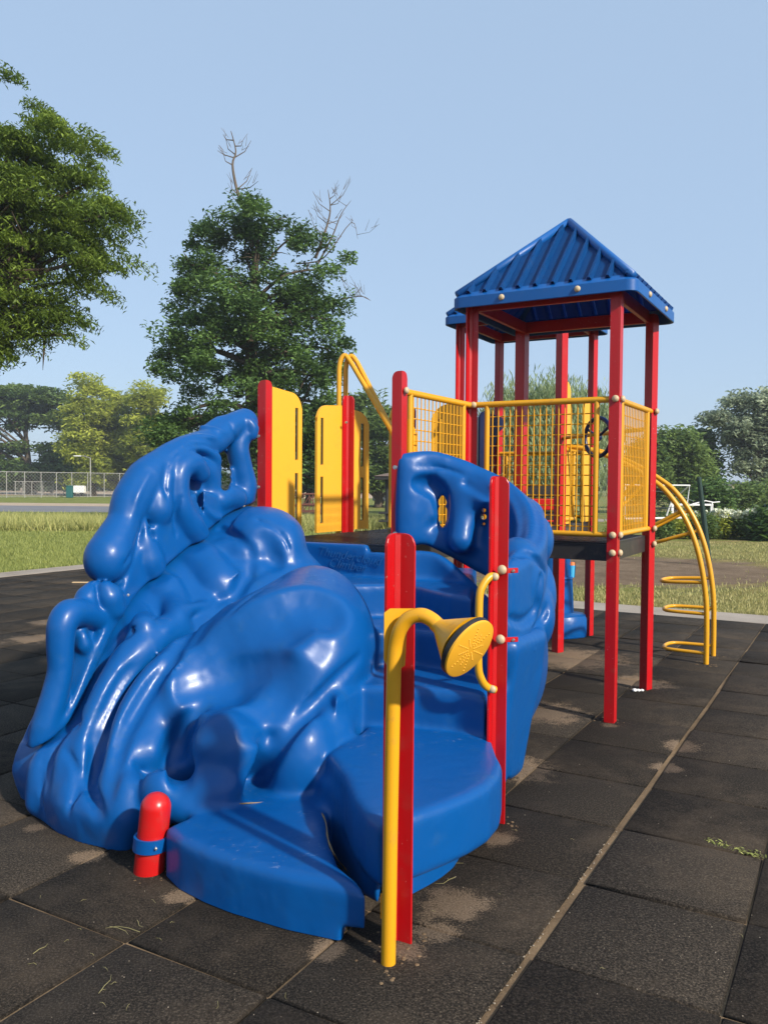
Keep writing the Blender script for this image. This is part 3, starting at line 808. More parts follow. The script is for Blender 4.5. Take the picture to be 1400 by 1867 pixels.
        d = np.sqrt(d); return np.where(ins, -d, d)
    def prism(s, poly, z0, z1, rnd=.02, k=.02, mode='add', taper=0.0):
        a = np.array([[p[0], p[1]] for p in poly]); m = k + .06 + rnd
        r = s.sub([*(a.min(0) - m), z0 - m], [*(a.max(0) + m), z1 + m])
        if r is None: return
        sl_, X, Y, Z = r; d2 = s.poly2(X[:, :, 0], Y[:, :, 0], poly)[:, :, None] + rnd
        d2 = d2 + taper * (z1 - Z)
        dz = np.abs(Z - (z0 + z1) / 2) - (z1 - z0) / 2 + rnd
        D = np.minimum(np.maximum(d2, dz), 0) + np.sqrt(np.maximum(d2, 0) ** 2 + np.maximum(dz, 0) ** 2) - rnd
        s.apply(sl_, D, k, mode)
    def wall(s, pts, bot, top, th, k=.03, rnd=.02, mode='add', sp=6):
        """wall standing on plan polyline pts with varying bottom/top/thickness"""
        P_ = spline([Vector((p[0], p[1], 0)) for p in pts], sp)
        B = spline([Vector((b, t, h)) for b, t, h in zip(bot, top, th)], sp)
        a = np.array([list(p)[:2] for p in P_]); BB = np.array([list(b) for b in B]); m = k + .12 + BB[:, 2].max()
        r = s.sub([*(a.min(0) - m), BB[:, 0].min() - m], [*(a.max(0) + m), BB[:, 1].max() + m])
        sl_, X, Y, Z = r; X2, Y2 = np.broadcast_arrays(X[:, :, 0], Y[:, :, 0]); best = np.full(X2.shape, 1e9); par = np.zeros(X2.shape + (3,))
        for i in range(len(a) - 1):
            e = a[i + 1] - a[i]; t = np.clip(((X2 - a[i][0]) * e[0] + (Y2 - a[i][1]) * e[1]) / (e @ e + 1e-12), 0, 1)
            d = np.sqrt((X2 - a[i][0] - t * e[0]) ** 2 + (Y2 - a[i][1] - t * e[1]) ** 2); w_ = d < best
            best = np.where(w_, d, best); pr = BB[i] + (BB[i + 1] - BB[i]) * t[..., None]; par = np.where(w_[..., None], pr, par)
        d2 = (best - par[..., 2] + rnd)[:, :, None]
        zc = (par[..., 0] + par[..., 1])[:, :, None] / 2; zh = (par[..., 1] - par[..., 0])[:, :, None] / 2
        dz = (np.abs(Z - zc) - zh) * .8 + rnd
        D = np.minimum(np.maximum(d2, dz), 0) + np.sqrt(np.maximum(d2, 0) ** 2 + np.maximum(dz, 0) ** 2) - rnd
        s.apply(sl_, D, k, mode)
    def mesh(s):
        D = s.D; ins = D < 0; nx, ny, nz = D.shape
        c = np.zeros((nx - 1, ny - 1, nz - 1), np.int8)
        for i in (0, 1):
            for j in (0, 1):
                for k in (0, 1): c += ins[i:nx - 1 + i, j:ny - 1 + j, k:nz - 1 + k]
        act = (c > 0) & (c < 8); I = np.argwhere(act); idx = np.full(act.shape, -1, np.int32); idx[act] = np.arange(len(I))
        acc = np.zeros((len(I), 3)); cnt = np.zeros(len(I))
        cor = [(i, j, k) for i in (0, 1) for j in (0, 1) for k in (0, 1)]
        for a_i, a in enumerate(cor):
            for b in cor[a_i + 1:]:
                if sum(abs(x - y) for x, y in zip(a, b)) != 1: continue
                da = D[I[:, 0] + a[0], I[:, 1] + a[1], I[:, 2] + a[2]]; db = D[I[:, 0] + b[0], I[:, 1] + b[1], I[:, 2] + b[2]]
                m = (da < 0) != (db < 0); t = np.where(m, da / np.where(m, da - db, 1), 0)
                p = np.array(a) + t[:, None] * (np.array(b) - np.array(a)); acc[m] += p[m]; cnt[m] += 1
        V = s.lo + s.h * (I + acc / cnt[:, None]); F = []
        for ax in range(3):
            o = [(1, 2), (2, 0), (0, 1)][ax]; sl0 = [slice(1, -1)] * 3; sl0[ax] = slice(0, -1); sl1 = [slice(1, -1)] * 3; sl1[ax] = slice(1, None)
            A_, B_ = ins[tuple(sl0)], ins[tuple(sl1)]; E = np.argwhere(A_ != B_); base = E.copy(); base[:, o[0]] += 1; base[:, o[1]] += 1
            flip = A_[tuple(E.T)]
            q = []
            for (da, db) in ((0, 0), (-1, 0), (-1, -1), (0, -1)):
                g_ = base.copy(); g_[:, o[0]] += da; g_[:, o[1]] += db; q.append(idx[tuple(g_.T)])
            q = np.stack(q, 1); q = np.where(flip[:, None], q, q[:, ::-1]); F.append(q)
        F = np.concatenate(F); F = F[(F >= 0).all(1)]
        # two relaxation steps to remove grid ripple
        for lam in (.5, .5, .4, .4):
            sm = np.zeros_like(V); ct = np.zeros(len(V))
            for a in range(4):
                b = (a + 1) % 4
                np.add.at(sm, F[:, a], V[F[:, b]]); np.add.at(ct, F[:, a], 1); np.add.at(sm, F[:, b], V[F[:, a]]); np.add.at(ct, F[:, b], 1)
            V = V + lam * (sm / np.maximum(ct, 1)[:, None] - V)
        return V, F
def px2(r, Z): return r * Z * 1.033 / FPX

# ---- base: treads, boulder, side walls
base = Field((-2.1, 2.7, -.012), (1.12, 6.0, 1.62), .0145)
seam = [(62, 1366, 3.97), (105, 1335, 4.0), (150, 1250, 4.15), (200, 1140, 4.32), (240, 1082, 4.5), (330, 1002, 4.85), (405, 941, 5.2), (452, 920, 5.45)]
SE = [WK(*q) for q in seam]
def mound():
    cp = [WK(*q) for q in seam]
    cp += [WK(200, 1330, 3.85), WK(150, 1440, 3.72), WK(250, 1230, 4.1), WK(300, 1120, 4.4), WK(370, 1060, 4.7), WK(450, 985, 5.0), WK(540, 985, 5.1),
           WK(230, 1430, 3.6), WK(300, 1440, 3.55), WK(300, 1330, 3.85)]
    ext = [(c.x, c.y, c.z) for c in cp]
    ext += [(-.85, 5.75, 1.35), (-.3, 5.5, .9), (.0, 5.3, .9), (-.5, 3.5, .1), (-.2, 3.7, .1), (0, 4.2, .2), (.3, 4.2, .2), (.3, 5, .5), (-.8, 3.55, .18), (-1.45, 3.75, .25), (-1.85, 4.1, .25), (-1.8, 4.9, .7), (-1.3, 5.5, 1.1)]
    ext = np.array(ext)
    # thin plate style interpolation in plan
    def phi(r): return r * r * np.log(r + 1e-6)
    n = len(ext); K = phi(np.linalg.norm(ext[:, None, :2] - ext[None, :, :2], axis=2)) + np.eye(n) * .01
    Pm = np.hstack([np.ones((n, 1)), ext[:, :2]]); Mx = np.block([[K, Pm], [Pm.T, np.zeros((3, 3))]])
    sol = np.linalg.solve(Mx, np.concatenate([ext[:, 2], np.zeros(3)]))
    X, Y, Z = np.meshgrid(*base.ax, indexing='ij', sparse=True); X2, Y2 = np.broadcast_arrays(X[:, :, 0], Y[:, :, 0])
    hgt = sol[n] + sol[n + 1] * X2 + sol[n + 2] * Y2
    for i in range(n): hgt = hgt + sol[i] * phi(np.hypot(X2 - ext[i, 0], Y2 - ext[i, 1]))
    hgt = np.clip(hgt, -.1, 1.55)
    foot = [Gz(47, 1475), Gz(58, 1500), Gz(90, 1525), Gz(130, 1543), Gz(180, 1556), Gz(222, 1563), Gz(250, 1556), Gz(300, 1515), Gz(420, 1480), Vector((-.1, 3.4, 0)), Vector((.3, 4.0, 0)), Vector((.3, 5.2, 0)), Vector((.0, 5.38, 0)), Vector((-.86, 5.86, 0)), Vector((-1.25, 5.62, 0)), Vector((-1.6, 5.2, 0)), Vector((-1.82, 4.7, 0)), Vector((-1.88, 4.2, 0))]
    d2 = base.poly2(X2, Y2, foot)
    a = ((Z - hgt[:, :, None]) * .62); b = (d2[:, :, None] + .0 * Z + .10 * np.maximum(0, .14 - Z) * 3)
    k = .16; h = np.maximum(k - np.abs(a - b), 0) / k; D = np.maximum(a, b) + h * h * k * .25
    base.D = np.minimum(base.D, D.astype(np.float32))
mound()
bw = lambda x, y, Z: list(WK(x, y, Z))
# lobes of the boulder behind and left: (px,py,Z,rx,ry(px),depth radius)
def lobe(x, y, Z, rx, rz, ry=None, k=.05, mode='add', rot=0.0, f=base):
    r1, r2 = px2(rx, Z), px2(rz, Z); r3 = px2(ry, Z) if ry else min(r1, r2)
    ax = None
    if rot:
        c, s = math.cos(rot), math.sin(rot); ax = ((c, 0, s), (0, 1, 0), (-s, 0, c))
    f.ell(WK(x, y, Z), (r1, r3, r2), k, mode, ax)
# rear lobes and petals crossing the seam
def seam_lobes(fld):
    lobe(478, 985, 5.15, 78, 62, 80, .04, f=fld)
    lobe(520, 1010, 5.05, 36, 60, 50, .05, f=fld)
    lobe(430, 965, 5.2, 50, 36, 40, .03, f=fld)
    lobe(380, 1052, 4.95, 84, 54, 48, .02, rot=-.7, f=fld)
    lobe(362, 1008, 5.08, 46, 30, 40, .03, f=fld)
    lobe(306, 1092, 4.73, 60, 44, 44, .015, rot=-.9, f=fld)
    lobe(420, 1080, 4.75, 50, 26, 34, .04, rot=.9, f=fld)
    lobe(250, 1138, 4.52, 44, 32, 36, .015, rot=-.9, f=fld)
    lobe(235, 1170, 4.25, 22, 46, 26, .03, rot=-.6, f=fld)
seam_lobes(base)
# long ridges running down to the left foot
base.chain([WK(318, 1148, 4.33), WK(262, 1178, 4.15), WK(205, 1250, 3.98), WK(165, 1340, 3.86), WK(140, 1440, 3.74)], [px2(32, 4.3), px2(38, 4.1), px2(30, 4), px2(30, 3.9), px2(34, 3.7)], .035)
base.chain([WK(365, 1165, 4.2), WK(300, 1215, 4.02), WK(245, 1300, 3.84), WK(222, 1400, 3.66), WK(205, 1480, 3.6)], [px2(24, 4.3), px2(26, 4.1), px2(30, 4), px2(34, 3.7), px2(42, 3.7)], .04)
base.chain([WK(425, 1120, 4.32), WK(350, 1200, 4.08), WK(290, 1290, 3.9), WK(268, 1370, 3.75)], [px2(20, 4.3), px2(28, 4.1), px2(32, 3.9), px2(34, 3.9)], .04)
base.chain([WK(108, 1345, 3.95), WK(82, 1400, 3.9), WK(75, 1460, 3.86)], [px2(20, 4), px2(30, 3.9), px2(28, 3.9)], .03)
base.chain([WK(145, 1320, 3.9), WK(120, 1385, 3.8), WK(118, 1450, 3.74)], [px2(12, 4), px2(20, 3.9), px2(20, 3.9)], .03)
lobe(232, 1470, 3.56, 42, 58, 40, .05); lobe(300, 1445, 3.52, 46, 48, 36, .03); lobe(345, 1470, 3.5, 50, 34, 40, .05)
# the great egg
lobe(498, 1232, 4.22, 205, 150, 185, .03, rot=.72)
lobe(470, 1330, 4.0, 165, 128, 130, .10, rot=.3)
lobe(572, 1180, 4.45, 112, 150, 120, .10)
lobe(600, 1300, 4.25, 72, 120, 110, .08)
lobe(340, 1290, 3.95, 52, 88, 60, .05); lobe(335, 1228, 3.95, 40, 46, 40, .06)
lobe(418, 1362, 3.62, 68, 66, 58, .05); lobe(392, 1440, 3.52, 52, 40, 40, .06)
lobe(545, 1385, 3.72, 66, 92, 66, .05, rot=-.2); lobe(590, 1340, 3.86, 56, 64, 62, .06)
# scooped faces, creases and the long groove between the lobes
G = base.groove
G([(325, 1218, .2, .0), (368, 1178, .22, .03), (430, 1128, .25, .06), (500, 1092, .25, .05), (560, 1075, .2, .015), (600, 1080, .2, .0)], .03)
G([(350, 1245, .14, .02), (410, 1222, .18, .04), (470, 1200, .16, .02)], .02)
G([(500, 1250, .2, .02), (560, 1200, .2, .025), (590, 1170, .16, .01)], .06)
G([(655, 1200, .02, .008), (618, 1238, .035, .030), (572, 1288, .045, .048), (522, 1334, .055, .062), (480, 1390, .065, .075), (455, 1445, .075, .08), (445, 1475, .07, .06)], .028)
G([(372, 1285, .03, .015), (340, 1320, .05, .055), (320, 1370, .055, .045), (330, 1425, .045, .012), (345, 1458, .03, -.01)], .03)
G([(452, 1340, .02, .01), (492, 1345, .03, .02)], .04)
G([(322, 1225, .016, .006), (360, 1180, .018, .007), (410, 1125, .018, .007), (465, 1080, .018, .007), (515, 1052, .016, .004)], .010)
G([(292, 1228, .04, .018), (340, 1152, .04, .02), (400, 1092, .04, .02), (460, 1046, .04, .02), (508, 1024, .03, .01)], .02)
# creases round the rear lobes
base.groove([(338, 1010, .10, .012), (368, 1035, .15, .040), (398, 1068, .14, .036), (412, 1090, .10, .010)], .014, True)
base.groove([(282, 1062, .07, .010), (300, 1080, .11, .034), (318, 1108, .10, .030), (322, 1128, .06, .008)], .012, True)
base.groove([(238, 1108, .05, .008), (250, 1126, .08, .026), (262, 1146, .07, .02)], .012, True)
base.groove([(400, 1000, .05, .008), (440, 1010, .10, .028), (470, 1000, .10, .02)], .02, True)
base.groove([(300, 1150, .03, .006), (345, 1112, .03, .012), (372, 1106, .03, .008)], .02, True)
G([(455, 1000, .035, .012), (452, 1040, .04, .022), (425, 1090, .04, .02), (385, 1122, .03, .01)], .02)
G([(468, 948, .012, .010), (505, 965, .012, .012), (527, 1000, .012, .012), (530, 1028, .012, .008)], .01)
G([(480, 985, .07, .02), (500, 1020, .05, .02)], .05)
G([(400, 962, .03, .010), (440, 985, .03, .014), (458, 1012, .03, .014), (455, 1050, .03, .010)], .015)
# folds down to the left foot
G([(285, 1125, .012, .006), (231, 1160, .018, .018), (195, 1200, .022, .012), (167, 1240, .022, .012), (141, 1320, .02, .008)], .012)
G([(306, 1175, .014, .01), (235, 1226, .035, .020), (192, 1298, .035, .022), (163, 1352, .02, .016)], .02)
G([(335, 1180, .02, .012), (290, 1232, .035, .035), (250, 1295, .04, .045), (220, 1355, .04, .045), (195, 1450, .03, .02)], .03)
G([(80, 1362, .010, .010), (76, 1420, .012, .014), (82, 1490, .010, .008)], .01)
G([(122, 1368, .010, .008), (140, 1405, .018, .022), (139, 1450, .018, .022), (120, 1484, .010, .008)], .012)
G([(176, 1345, .02, .012), (172, 1410, .035, .03), (176, 1480, .03, .02)], .03)
G([(248, 1395, .012, .010), (262, 1408, .012, .012), (290, 1402, .012, .012), (316, 1398, .01, .006)], .01)
# treads
def top(pts, z): return [Gz(x, y, z) for x, y in pts]
s1o = top([(300, 1508), (327, 1532), (372, 1553), (420, 1570), (525, 1598), (600, 1612), (640, 1620), (668, 1624), (655, 1606), (618, 1575), (604, 1535), (600, 1500), (590, 1440), (560, 1420), (500, 1400), (400, 1440), (345, 1488)], .20)
base.prism(s1o, -.1, .205, .034, .05)
base.prism([Gz(600, 1500), Gz(612, 1560), Gz(660, 1660), Gz(690, 1680), Gz(705, 1600), Gz(690, 1500)], -.1, .15, .03, .04)
base.prism([Vector((p.x, p.y, 0)) for p in (Gz(617, 1760), Gz(700, 1740), Gz(700, 1600), Gz(635, 1660))], -.2, .052, .01, .01, 'sub')
s2o = top([(596, 1372), (640, 1347), (700, 1300), (880, 1300), (905, 1372), (916, 1392), (912, 1412), (893, 1432), (860, 1450), (815, 1468), (760, 1487), (718, 1497), (694, 1503), (668, 1485), (643, 1455), (627, 1415)], .40)
base.prism(s2o, .155, .405, .034, .03)
inn = [Vector(((p.x - .2) * .60 + .16, (p.y - 3.5) * .74 + 3.58, 0)) for p in s2o]
base.prism(inn, -.1, .3, .02, .02)
base.prism(top([(560, 1330), (600, 1350), (640, 1330), (660, 1420), (690, 1500), (640, 1500), (590, 1470), (560, 1430)], .2), -.1, .30, .02, .05)
s3o = top([(610, 1275), (660, 1252), (760, 1256), (830, 1262), (885, 1272), (900, 1150), (560, 1150)], .60); base.prism(s3o, -.1, .605, .025, .02)
s4o = top([(600, 1175), (680, 1152), (760, 1150), (840, 1160), (890, 1172), (900, 1100), (560, 1090)], .80); base.prism(s4o, -.1, .805, .025, .02)
s5o = top([(560, 1085), (620, 1068), (740, 1066), (820, 1085), (860, 1090), (870, 1030), (560, 1020)], 1.0); base.prism(s5o, -.1, 1.005, .025, .02)
# worn hollow on riser
e5, e3 = P5 - u_ * .04, P3 - u_ * .03
pan = [e5 + v_ * -.02, e3 + v_ * .22, e3 + v_ * .22 + u_ * .055, e5 + u_ * .055]
base.prism(pan, .8, DECK + .0, .02, .012)
base.prism([e3 + v_ * .3, e3 - v_ * .06, e3 - v_ * .06 + u_ * .055, e3 + v_ * .3 + u_ * .055], .8, DECK - .045, .02, .02)
# right-hand side wall of the base
iw = [WK(742, 1010, 5.05), WK(800, 1018, 5.02), WK(856, 1066, 4.85), WK(893, 1110, 4.5), WK(905, 1200, 4.1), WK(905, 1260, 3.86)]
base.wall(iw, [-.2] * 6, [1.19, 1.17, 1.02, .90, .72, .55], [.035, .035, .04, .05, .05, .03], .03, .02)
ow = [Vector((.20, 5.25, 0)), Vector((.45, 5.38, 0)), Vector((.78, 5.2, 0)), Vector((.92, 4.8, 0)), Vector((.86, 4.35, 0)), Vector((.66, 4.03, 0)), Vector((.56, 4.02, 0)), Vector((.52, 4.4, 0)), Vector((.45, 5.0, 0))]
base.prism(ow, .05, .86, .07, .06, taper=.16)
base.ell((.74, 4.75, .62), (.18, .38, .34), .08)
base.wall([(p.x, p.y) for p in SE], [p.z for p in SE], [p.z + .8 for p in SE], [.20, .20, .20, .20, .20, .20, .17, .12], .004, .004, 'sub')
V_, F_ = base.mesh(); V_[:, 2] = np.maximum(V_[:, 2], -.012)
clb = np_obj('boulder_steps', V_, F_, M['blue'], PS, smooth=True)
clb['label'] = 'glossy blue moulded boulder with climbing steps'
dm = ground_mat('caught_dirt', [(.3, (.10, .07, .04)), (.6, (.30, .21, .12))], 8, 120, bs=.4, bd=.005)
bm = bmesh.new(); dl = []
for (x, y) in ((402, 1475), (440, 1466), (490, 1464), (530, 1466), (560, 1468), (582, 1478), (594, 1500), (598, 1530), (610, 1560), (630, 1585), (650, 1606)):
    q_ = base.surf(x, y, -.004)
    if q_ is not None: dl.append(q_)
add_tube(bm, spline(dl, 4), [random.uniform(.002, .0055) for _ in range(4 * (len(dl) - 1) + 1)], 6)
dlo = bm_obj('dirt_line', bm, dm, clb, smooth=True); dlo['label'] = 'line of tan dirt caught behind the lowest step'
# embossed script on the top riser
tc = bpy.data.curves.new('lettering', 'FONT'); tc.body = 'Thundercloud\n    Climber'; tc.size = .085; tc.extrude = .0008; tc.shear = .35; tc.space_line = .72; tc.align_x = 'LEFT'; tc.resolution_u = 3; tc.offset = -.0012
to = bpy.data.objects.new('lettering', tc); COL.objects.link(to)
dg = bpy.context.evaluated_depsgraph_get(); me = bpy.data.meshes.new_from_object(to.evaluated_get(dg)); bpy.data.objects.remove(to); bpy.data.curves.remove(tc)
me.materials.clear(); me.materials.append(M['letter'])
lo = bpy.data.objects.new('lettering', me); xd = (P3 - P5).normalized()
org = on_plane(578, 1011, e5 - u_ * .002, u_)
lo_m = Matrix(((xd.x, 0, -u_.x, org.x), (xd.y, 0, -u_.y, org.y), (0, 1, -u_.z, org.z), (0, 0, 0, 1))) @ Matrix.Rotation(-.10, 4, 'Z')
me.transform(lo_m); link(lo, clb); lo['label'] = 'faint embossed script wording on the blue top riser'

# ---- left upper wall of tubes
lf = Field((-2.2, 3.7, .2), (-.6, 5.95, 2.4), .0115)
zx = [50, 75, 110, 150, 200, 240, 330, 405, 455]; zy = [3.95, 3.97, 4.02, 4.15, 4.32, 4.5, 4.85, 5.2, 5.45]
def Zl(x): return float(np.interp(x, zx, zy))
def LW(x, y, dz=.04): return WK(x, y, Zl(x) + dz)
def tub(pts, dz=.04, k=.02, mode='add'):
    lf.chain([LW(x, y, dz if len(q) == 1 else q[1]) for (x, y, *q) in pts], [px2(q[0], Zl(x)) for (x, y, *q) in pts], k, mode)
topy = [1355, 1290, 1135, 1062, 985, 880, 850, 880]
lf.wall([(p.x, p.y + .09) for p in SE], [p.z + .012 for p in SE], [WK(q[0], ty, q[2]).z for q, ty in zip(seam, topy)], [.025] * 8, .02, .015)
# skirt along the seam
lf.wall([(p.x, p.y + .012) for p in SE], [p.z + .012 for p in SE], [p.z + h for p, h in zip(SE, (.03, .08, .15, .15, .27, .33, .12, .07))], [.05, .055, .06, .065, .065, .065, .06, .05], .02, .02)
# outer rim: arm flowing down from the post, with bulges
tub([(445, 770, 26), (424, 776, 23), (404, 792, 24), (384, 806, 27), (352, 812, 23), (322, 822, 22), (292, 846, 28), (266, 872, 36), (240, 912, 36), (226, 952, 31), (208, 990, 38), (197, 1014, 43), (194, 1024, 41)], .07)
tub([(424, 765, 10), (400, 771, 13), (378, 785, 12), (365, 796, 8)], .12, .012)
tub([(306, 850, 18), (294, 880, 22), (287, 908, 28), (285, 928, 31), (285, 936, 28)], -.01, .014)
tub([(446, 776, 22), (434, 812, 20), (438, 850, 22), (444, 885, 25), (440, 905, 24)], .04, .014)
tub([(452, 768, 9), (460, 780, 12), (459, 792, 11), (454, 796, 6)], -.05, .006)
tub([(428, 908, 22), (410, 906, 25), (397, 912, 24)], -.01, .01)
# big hook rim and inner hook
tub([(298, 884, 6), (300, 862, 9), (312, 838, 10), (334, 820, 11), (358, 814, 11), (382, 824, 12), (398, 848, 12), (404, 880, 12), (399, 912, 12), (388, 936, 11), (380, 948, 8)], -.03, .010)
tub([(308, 868, 9), (303, 890, 11), (303, 900, 10)], -.07, .008)
tub([(363, 862, 20), (352, 848, 23), (338, 848, 22), (327, 862, 21), (323, 892, 22), (328, 928, 25), (345, 958, 27), (362, 982, 23)], -.06, .008)
# thin web between hooks
lf.chain([LW(335, 850, .05), LW(372, 860, .05), LW(380, 900, .05), LW(370, 940, .05)], [px2(20, 5), px2(26, 5), px2(24, 5), px2(18, 5)], .02)
tub([(371, 898, 5), (370, 915, 6), (377, 932, 7), (390, 943, 7), (402, 944, 5)], -.09, .006)
# hollows
lf.chain([LW(352, 880, -.02), LW(356, 908, -.03), LW(366, 938, -.04)], [px2(9, 5), px2(14, 5), px2(7, 5)], .012, 'sub')
for (xx, yy, rr_) in ((409, 836, 5), (411, 848, 8), (412, 862, 9), (412, 876, 9), (410, 888, 7)): lf.chain([WK(xx, yy, 4.9), WK(xx, yy, 5.9)], [px2(rr_, 5.3)] * 2, .008, 'sub', 1)
lf.chain([LW(138, 1150, .06), LW(150, 1195, .05), LW(140, 1235, .05)], [px2(20, 4.1), px2(20, 4.1), px2(10, 4.1)], .03)
# lower fins and bulbs
tub([(256, 925, 4), (258, 955, 12), (262, 990, 24), (268, 1022, 32), (272, 1034, 30)], -.02, .012)
tub([(286, 985, 8), (298, 1002, 12), (310, 1014, 9)], .0, .006)
tub([(275, 968, 8), (278, 980, 8)], -.08, .01, 'sub')
tub([(172, 1072, 15), (160, 1090, 23), (154, 1102, 22)], .04, .008)
tub([(192, 1070, 12), (198, 1090, 27), (203, 1108, 26)], -.03, .006)
tub([(180, 1130, 20), (152, 1118, 25), (126, 1120, 28), (113, 1140, 27), (110, 1175, 25), (110, 1220, 23), (100, 1268, 25), (84, 1322, 27), (76, 1352, 25)], .0, .012)
tub([(150, 1158, 9), (153, 1176, 15), (158, 1188, 11)], -.01, .008)
tub([(205, 1180, 8), (200, 1150, 12)], .0, .02)
lf.wall([(p.x + .0, p.y) for p in SE], [-1.0] * 8, [p.z + .011 for p in SE], [.42] * 8, .003, .003, 'sub')
lf.groove([(306, 908, .012, .006), (299, 884, .014, .014), (302, 855, .014, .014), (316, 830, .014, .014), (340, 814, .014, .012), (372, 810, .014, .010), (396, 822, .014, .006)], .006)
lf.groove([(296, 890, .016, .008), (300, 850, .018, .012), (322, 812, .018, .013), (355, 796, .018, .013), (392, 800, .018, .012), (412, 822, .016, .006)], .006, True)
lf.groove([(345, 782, .016, .004), (368, 780, .02, .010), (398, 786, .02, .010), (420, 800, .016, .004)], .006, True)
lf.groove([(270, 868, .02, .004), (250, 905, .02, .010), (238, 945, .02, .010), (222, 985, .02, .004)], .01, True)
lf.groove([(418, 768, .010, .004), (426, 788, .010, .008), (428, 808, .010, .004)], .006)
lf.groove([(262, 945, .012, .008), (254, 975, .014, .012), (243, 1005, .014, .012), (228, 1030, .012, .006)], .008)
lf.groove([(176, 1062, .010, .006), (178, 1085, .012, .010), (184, 1108, .012, .008)], .006)
lf.groove([(330, 905, .012, .004), (318, 940, .014, .010), (322, 975, .014, .008)], .01)
V_, F_ = lf.mesh()
lw = np_obj('tube_wall', V_, F_, M['blue'], PS, smooth=True)
lw['label'] = 'blue moulded side wall of curling tubes, left of the steps'
steel_bolt(lw, LW(234, 1085, -.09), (0, -1, .2), .009)
bm = bmesh.new(); q = LW(139, 1237, .12); add_box(bm, q, (.02, .04, .12), None, .003); bm_obj('fixing_tab', bm, M['red'], lw)

# ---- right upper wall
rf_ = Field((-.05, 3.75, .45), (1.3, 5.75, 2.0), .0125)
rw = [(WK(734, 900, 5.08), 1.28, 1.775, .035), (WK(790, 900, 5.12), 1.20, 1.79, .045), (WK(860, 900, 5.10), 1.08, 1.71, .055), (WK(925, 900, 4.95), .98, 1.60, .07), (WK(962, 900, 4.72), .82, 1.46, .085),
      (WK(968, 900, 4.45), .72, 1.33, .09), (WK(950, 900, 4.18), .70, 1.25, .075), (WK(925, 900, 3.98), .72, 1.20, .045)]
rf_.wall([(p[0].x, p[0].y) for p in rw], [p[1] for p in rw], [p[2] for p in rw], [p[3] for p in rw], .03, .03)
def RW(i, z, out=0.0):
    p = rw[i][0]; a = rw[max(i - 1, 0)][0]; b = rw[min(i + 1, 7)][0]; d = (b - a); n_ = Vector((-d.y, d.x, 0)).normalized()
    return Vector((p.x, p.y, 0)) + n_ * out + Vector((0, 0, z))
# rolled top rim
rf_.chain([RW(i, rw[i][2] - .015, .0) for i in range(8)], [.03, .035, .035, .038, .04, .042, .042, .03], .02)
# outer bulges
for (x, y, Z, a, b, c) in ((950, 945, 4.95, 42, 40, 60), (972, 985, 4.75, 36, 50, 60), (942, 1062, 4.28, 50, 84, 62), (968, 1120, 4.5, 42, 70, 70), (985, 1085, 4.62, 27, 62, 60), (948, 1165, 4.3, 46, 42, 60)):
    lobe(x, y, Z, a, b, c, .012, f=rf_)
# inner relief facing the steps
rf_.chain([WK(812, 868, 5.14), WK(850, 898, 5.1), WK(895, 912, 4.95)], [.05, .07, .07], .09)
rf_.chain([WK(750, 860, 5.1), WK(746, 930, 5.1), WK(744, 980, 5.1)], [.05, .065, .05], .09)
rf_.chain([WK(842, 870, 5.12), WK(845, 930, 5.06), WK(840, 985, 5.0)], [.05, .075, .08], .09)
rf_.groove([(765, 882, .05, .03), (785, 886, .07, .06), (802, 905, .06, .06), (806, 945, .04, .045), (790, 960, .04, .02)], .02)
rf_.groove([(850, 880, .03, .02), (880, 898, .04, .035), (905, 905, .03, .025)], .02)
rf_.groove([(886, 925, .03, .02), (878, 950, .035, .04), (872, 985, .03, .02)], .025)
rf_.groove([(760, 850, .012, .010), (800, 852, .012, .012), (850, 868, .012, .012), (895, 895, .012, .010)], .01)
for yy, rr_ in ((906, 4), (916, 8), (932, 9), (946, 8), (958, 5)): rf_.chain([WK(807, yy, 4.7), WK(807, yy, 5.6)], [px2(rr_, 5)] * 2, .010, 'sub', 1)
for yy, rr_ in ((930, 5), (942, 6), (955, 4)): rf_.chain([WK(882, yy, 4.5), WK(882, yy, 5.6)], [px2(rr_, 5)] * 2, .010, 'sub', 1)
rf_.groove([(932, 1128, .02, .012), (955, 1134, .03, .028), (974, 1116, .03, .028), (984, 1080, .025, .024), (988, 1050, .02, .012)], .008)
rf_.groove([(940, 1012, .02, .008), (962, 1008, .03, .022), (982, 1022, .03, .022), (996, 1046, .02, .014)], .008)
rf_.groove([(975, 1150, .02, .01), (990, 1128, .03, .02), (1002, 1100, .02, .01)], .008)
rf_.groove([(940, 1180, .04, .012), (965, 1182, .04, .01)], .02, True)
V_, F_ = rf_.mesh()
rwo = np_obj('cloud_wall', V_, F_, M['blue'], PS, smooth=True)
rwo['label'] = 'curved blue moulded side wall with two see-through holes'
#BACK
# ------------------------------------------------------------------ foliage
def leaf_quads(C, size, aspect, droop, rng, flat=.5):
    """C: (n,3) centres -> rhombic leaf sprays"""
    n = len(C); a = rng.uniform(0, 2 * np.pi, n)
    d = np.stack([np.cos(a), np.sin(a), -np.abs(rng.normal(droop, .35, n))], 1); d /= np.linalg.norm(d, axis=1)[:, None]
    up = np.stack([rng.normal(0, flat, n), rng.normal(0, flat, n), np.ones(n)], 1)
    s = np.cross(d, up); s /= np.maximum(np.linalg.norm(s, axis=1), 1e-6)[:, None]
    ln = size * rng.uniform(.6, 1.4, n)[:, None]; wd = ln * aspect
    bend = np.cross(s, d) * ln * .12
    V = np.stack([C - d * ln / 2, C + s * wd / 2 + bend, C + d * ln / 2, C - s * wd / 2 + bend], 1).reshape(-1, 3)
    F = np.arange(4 * n, dtype=np.int32).reshape(n, 4); return V, F
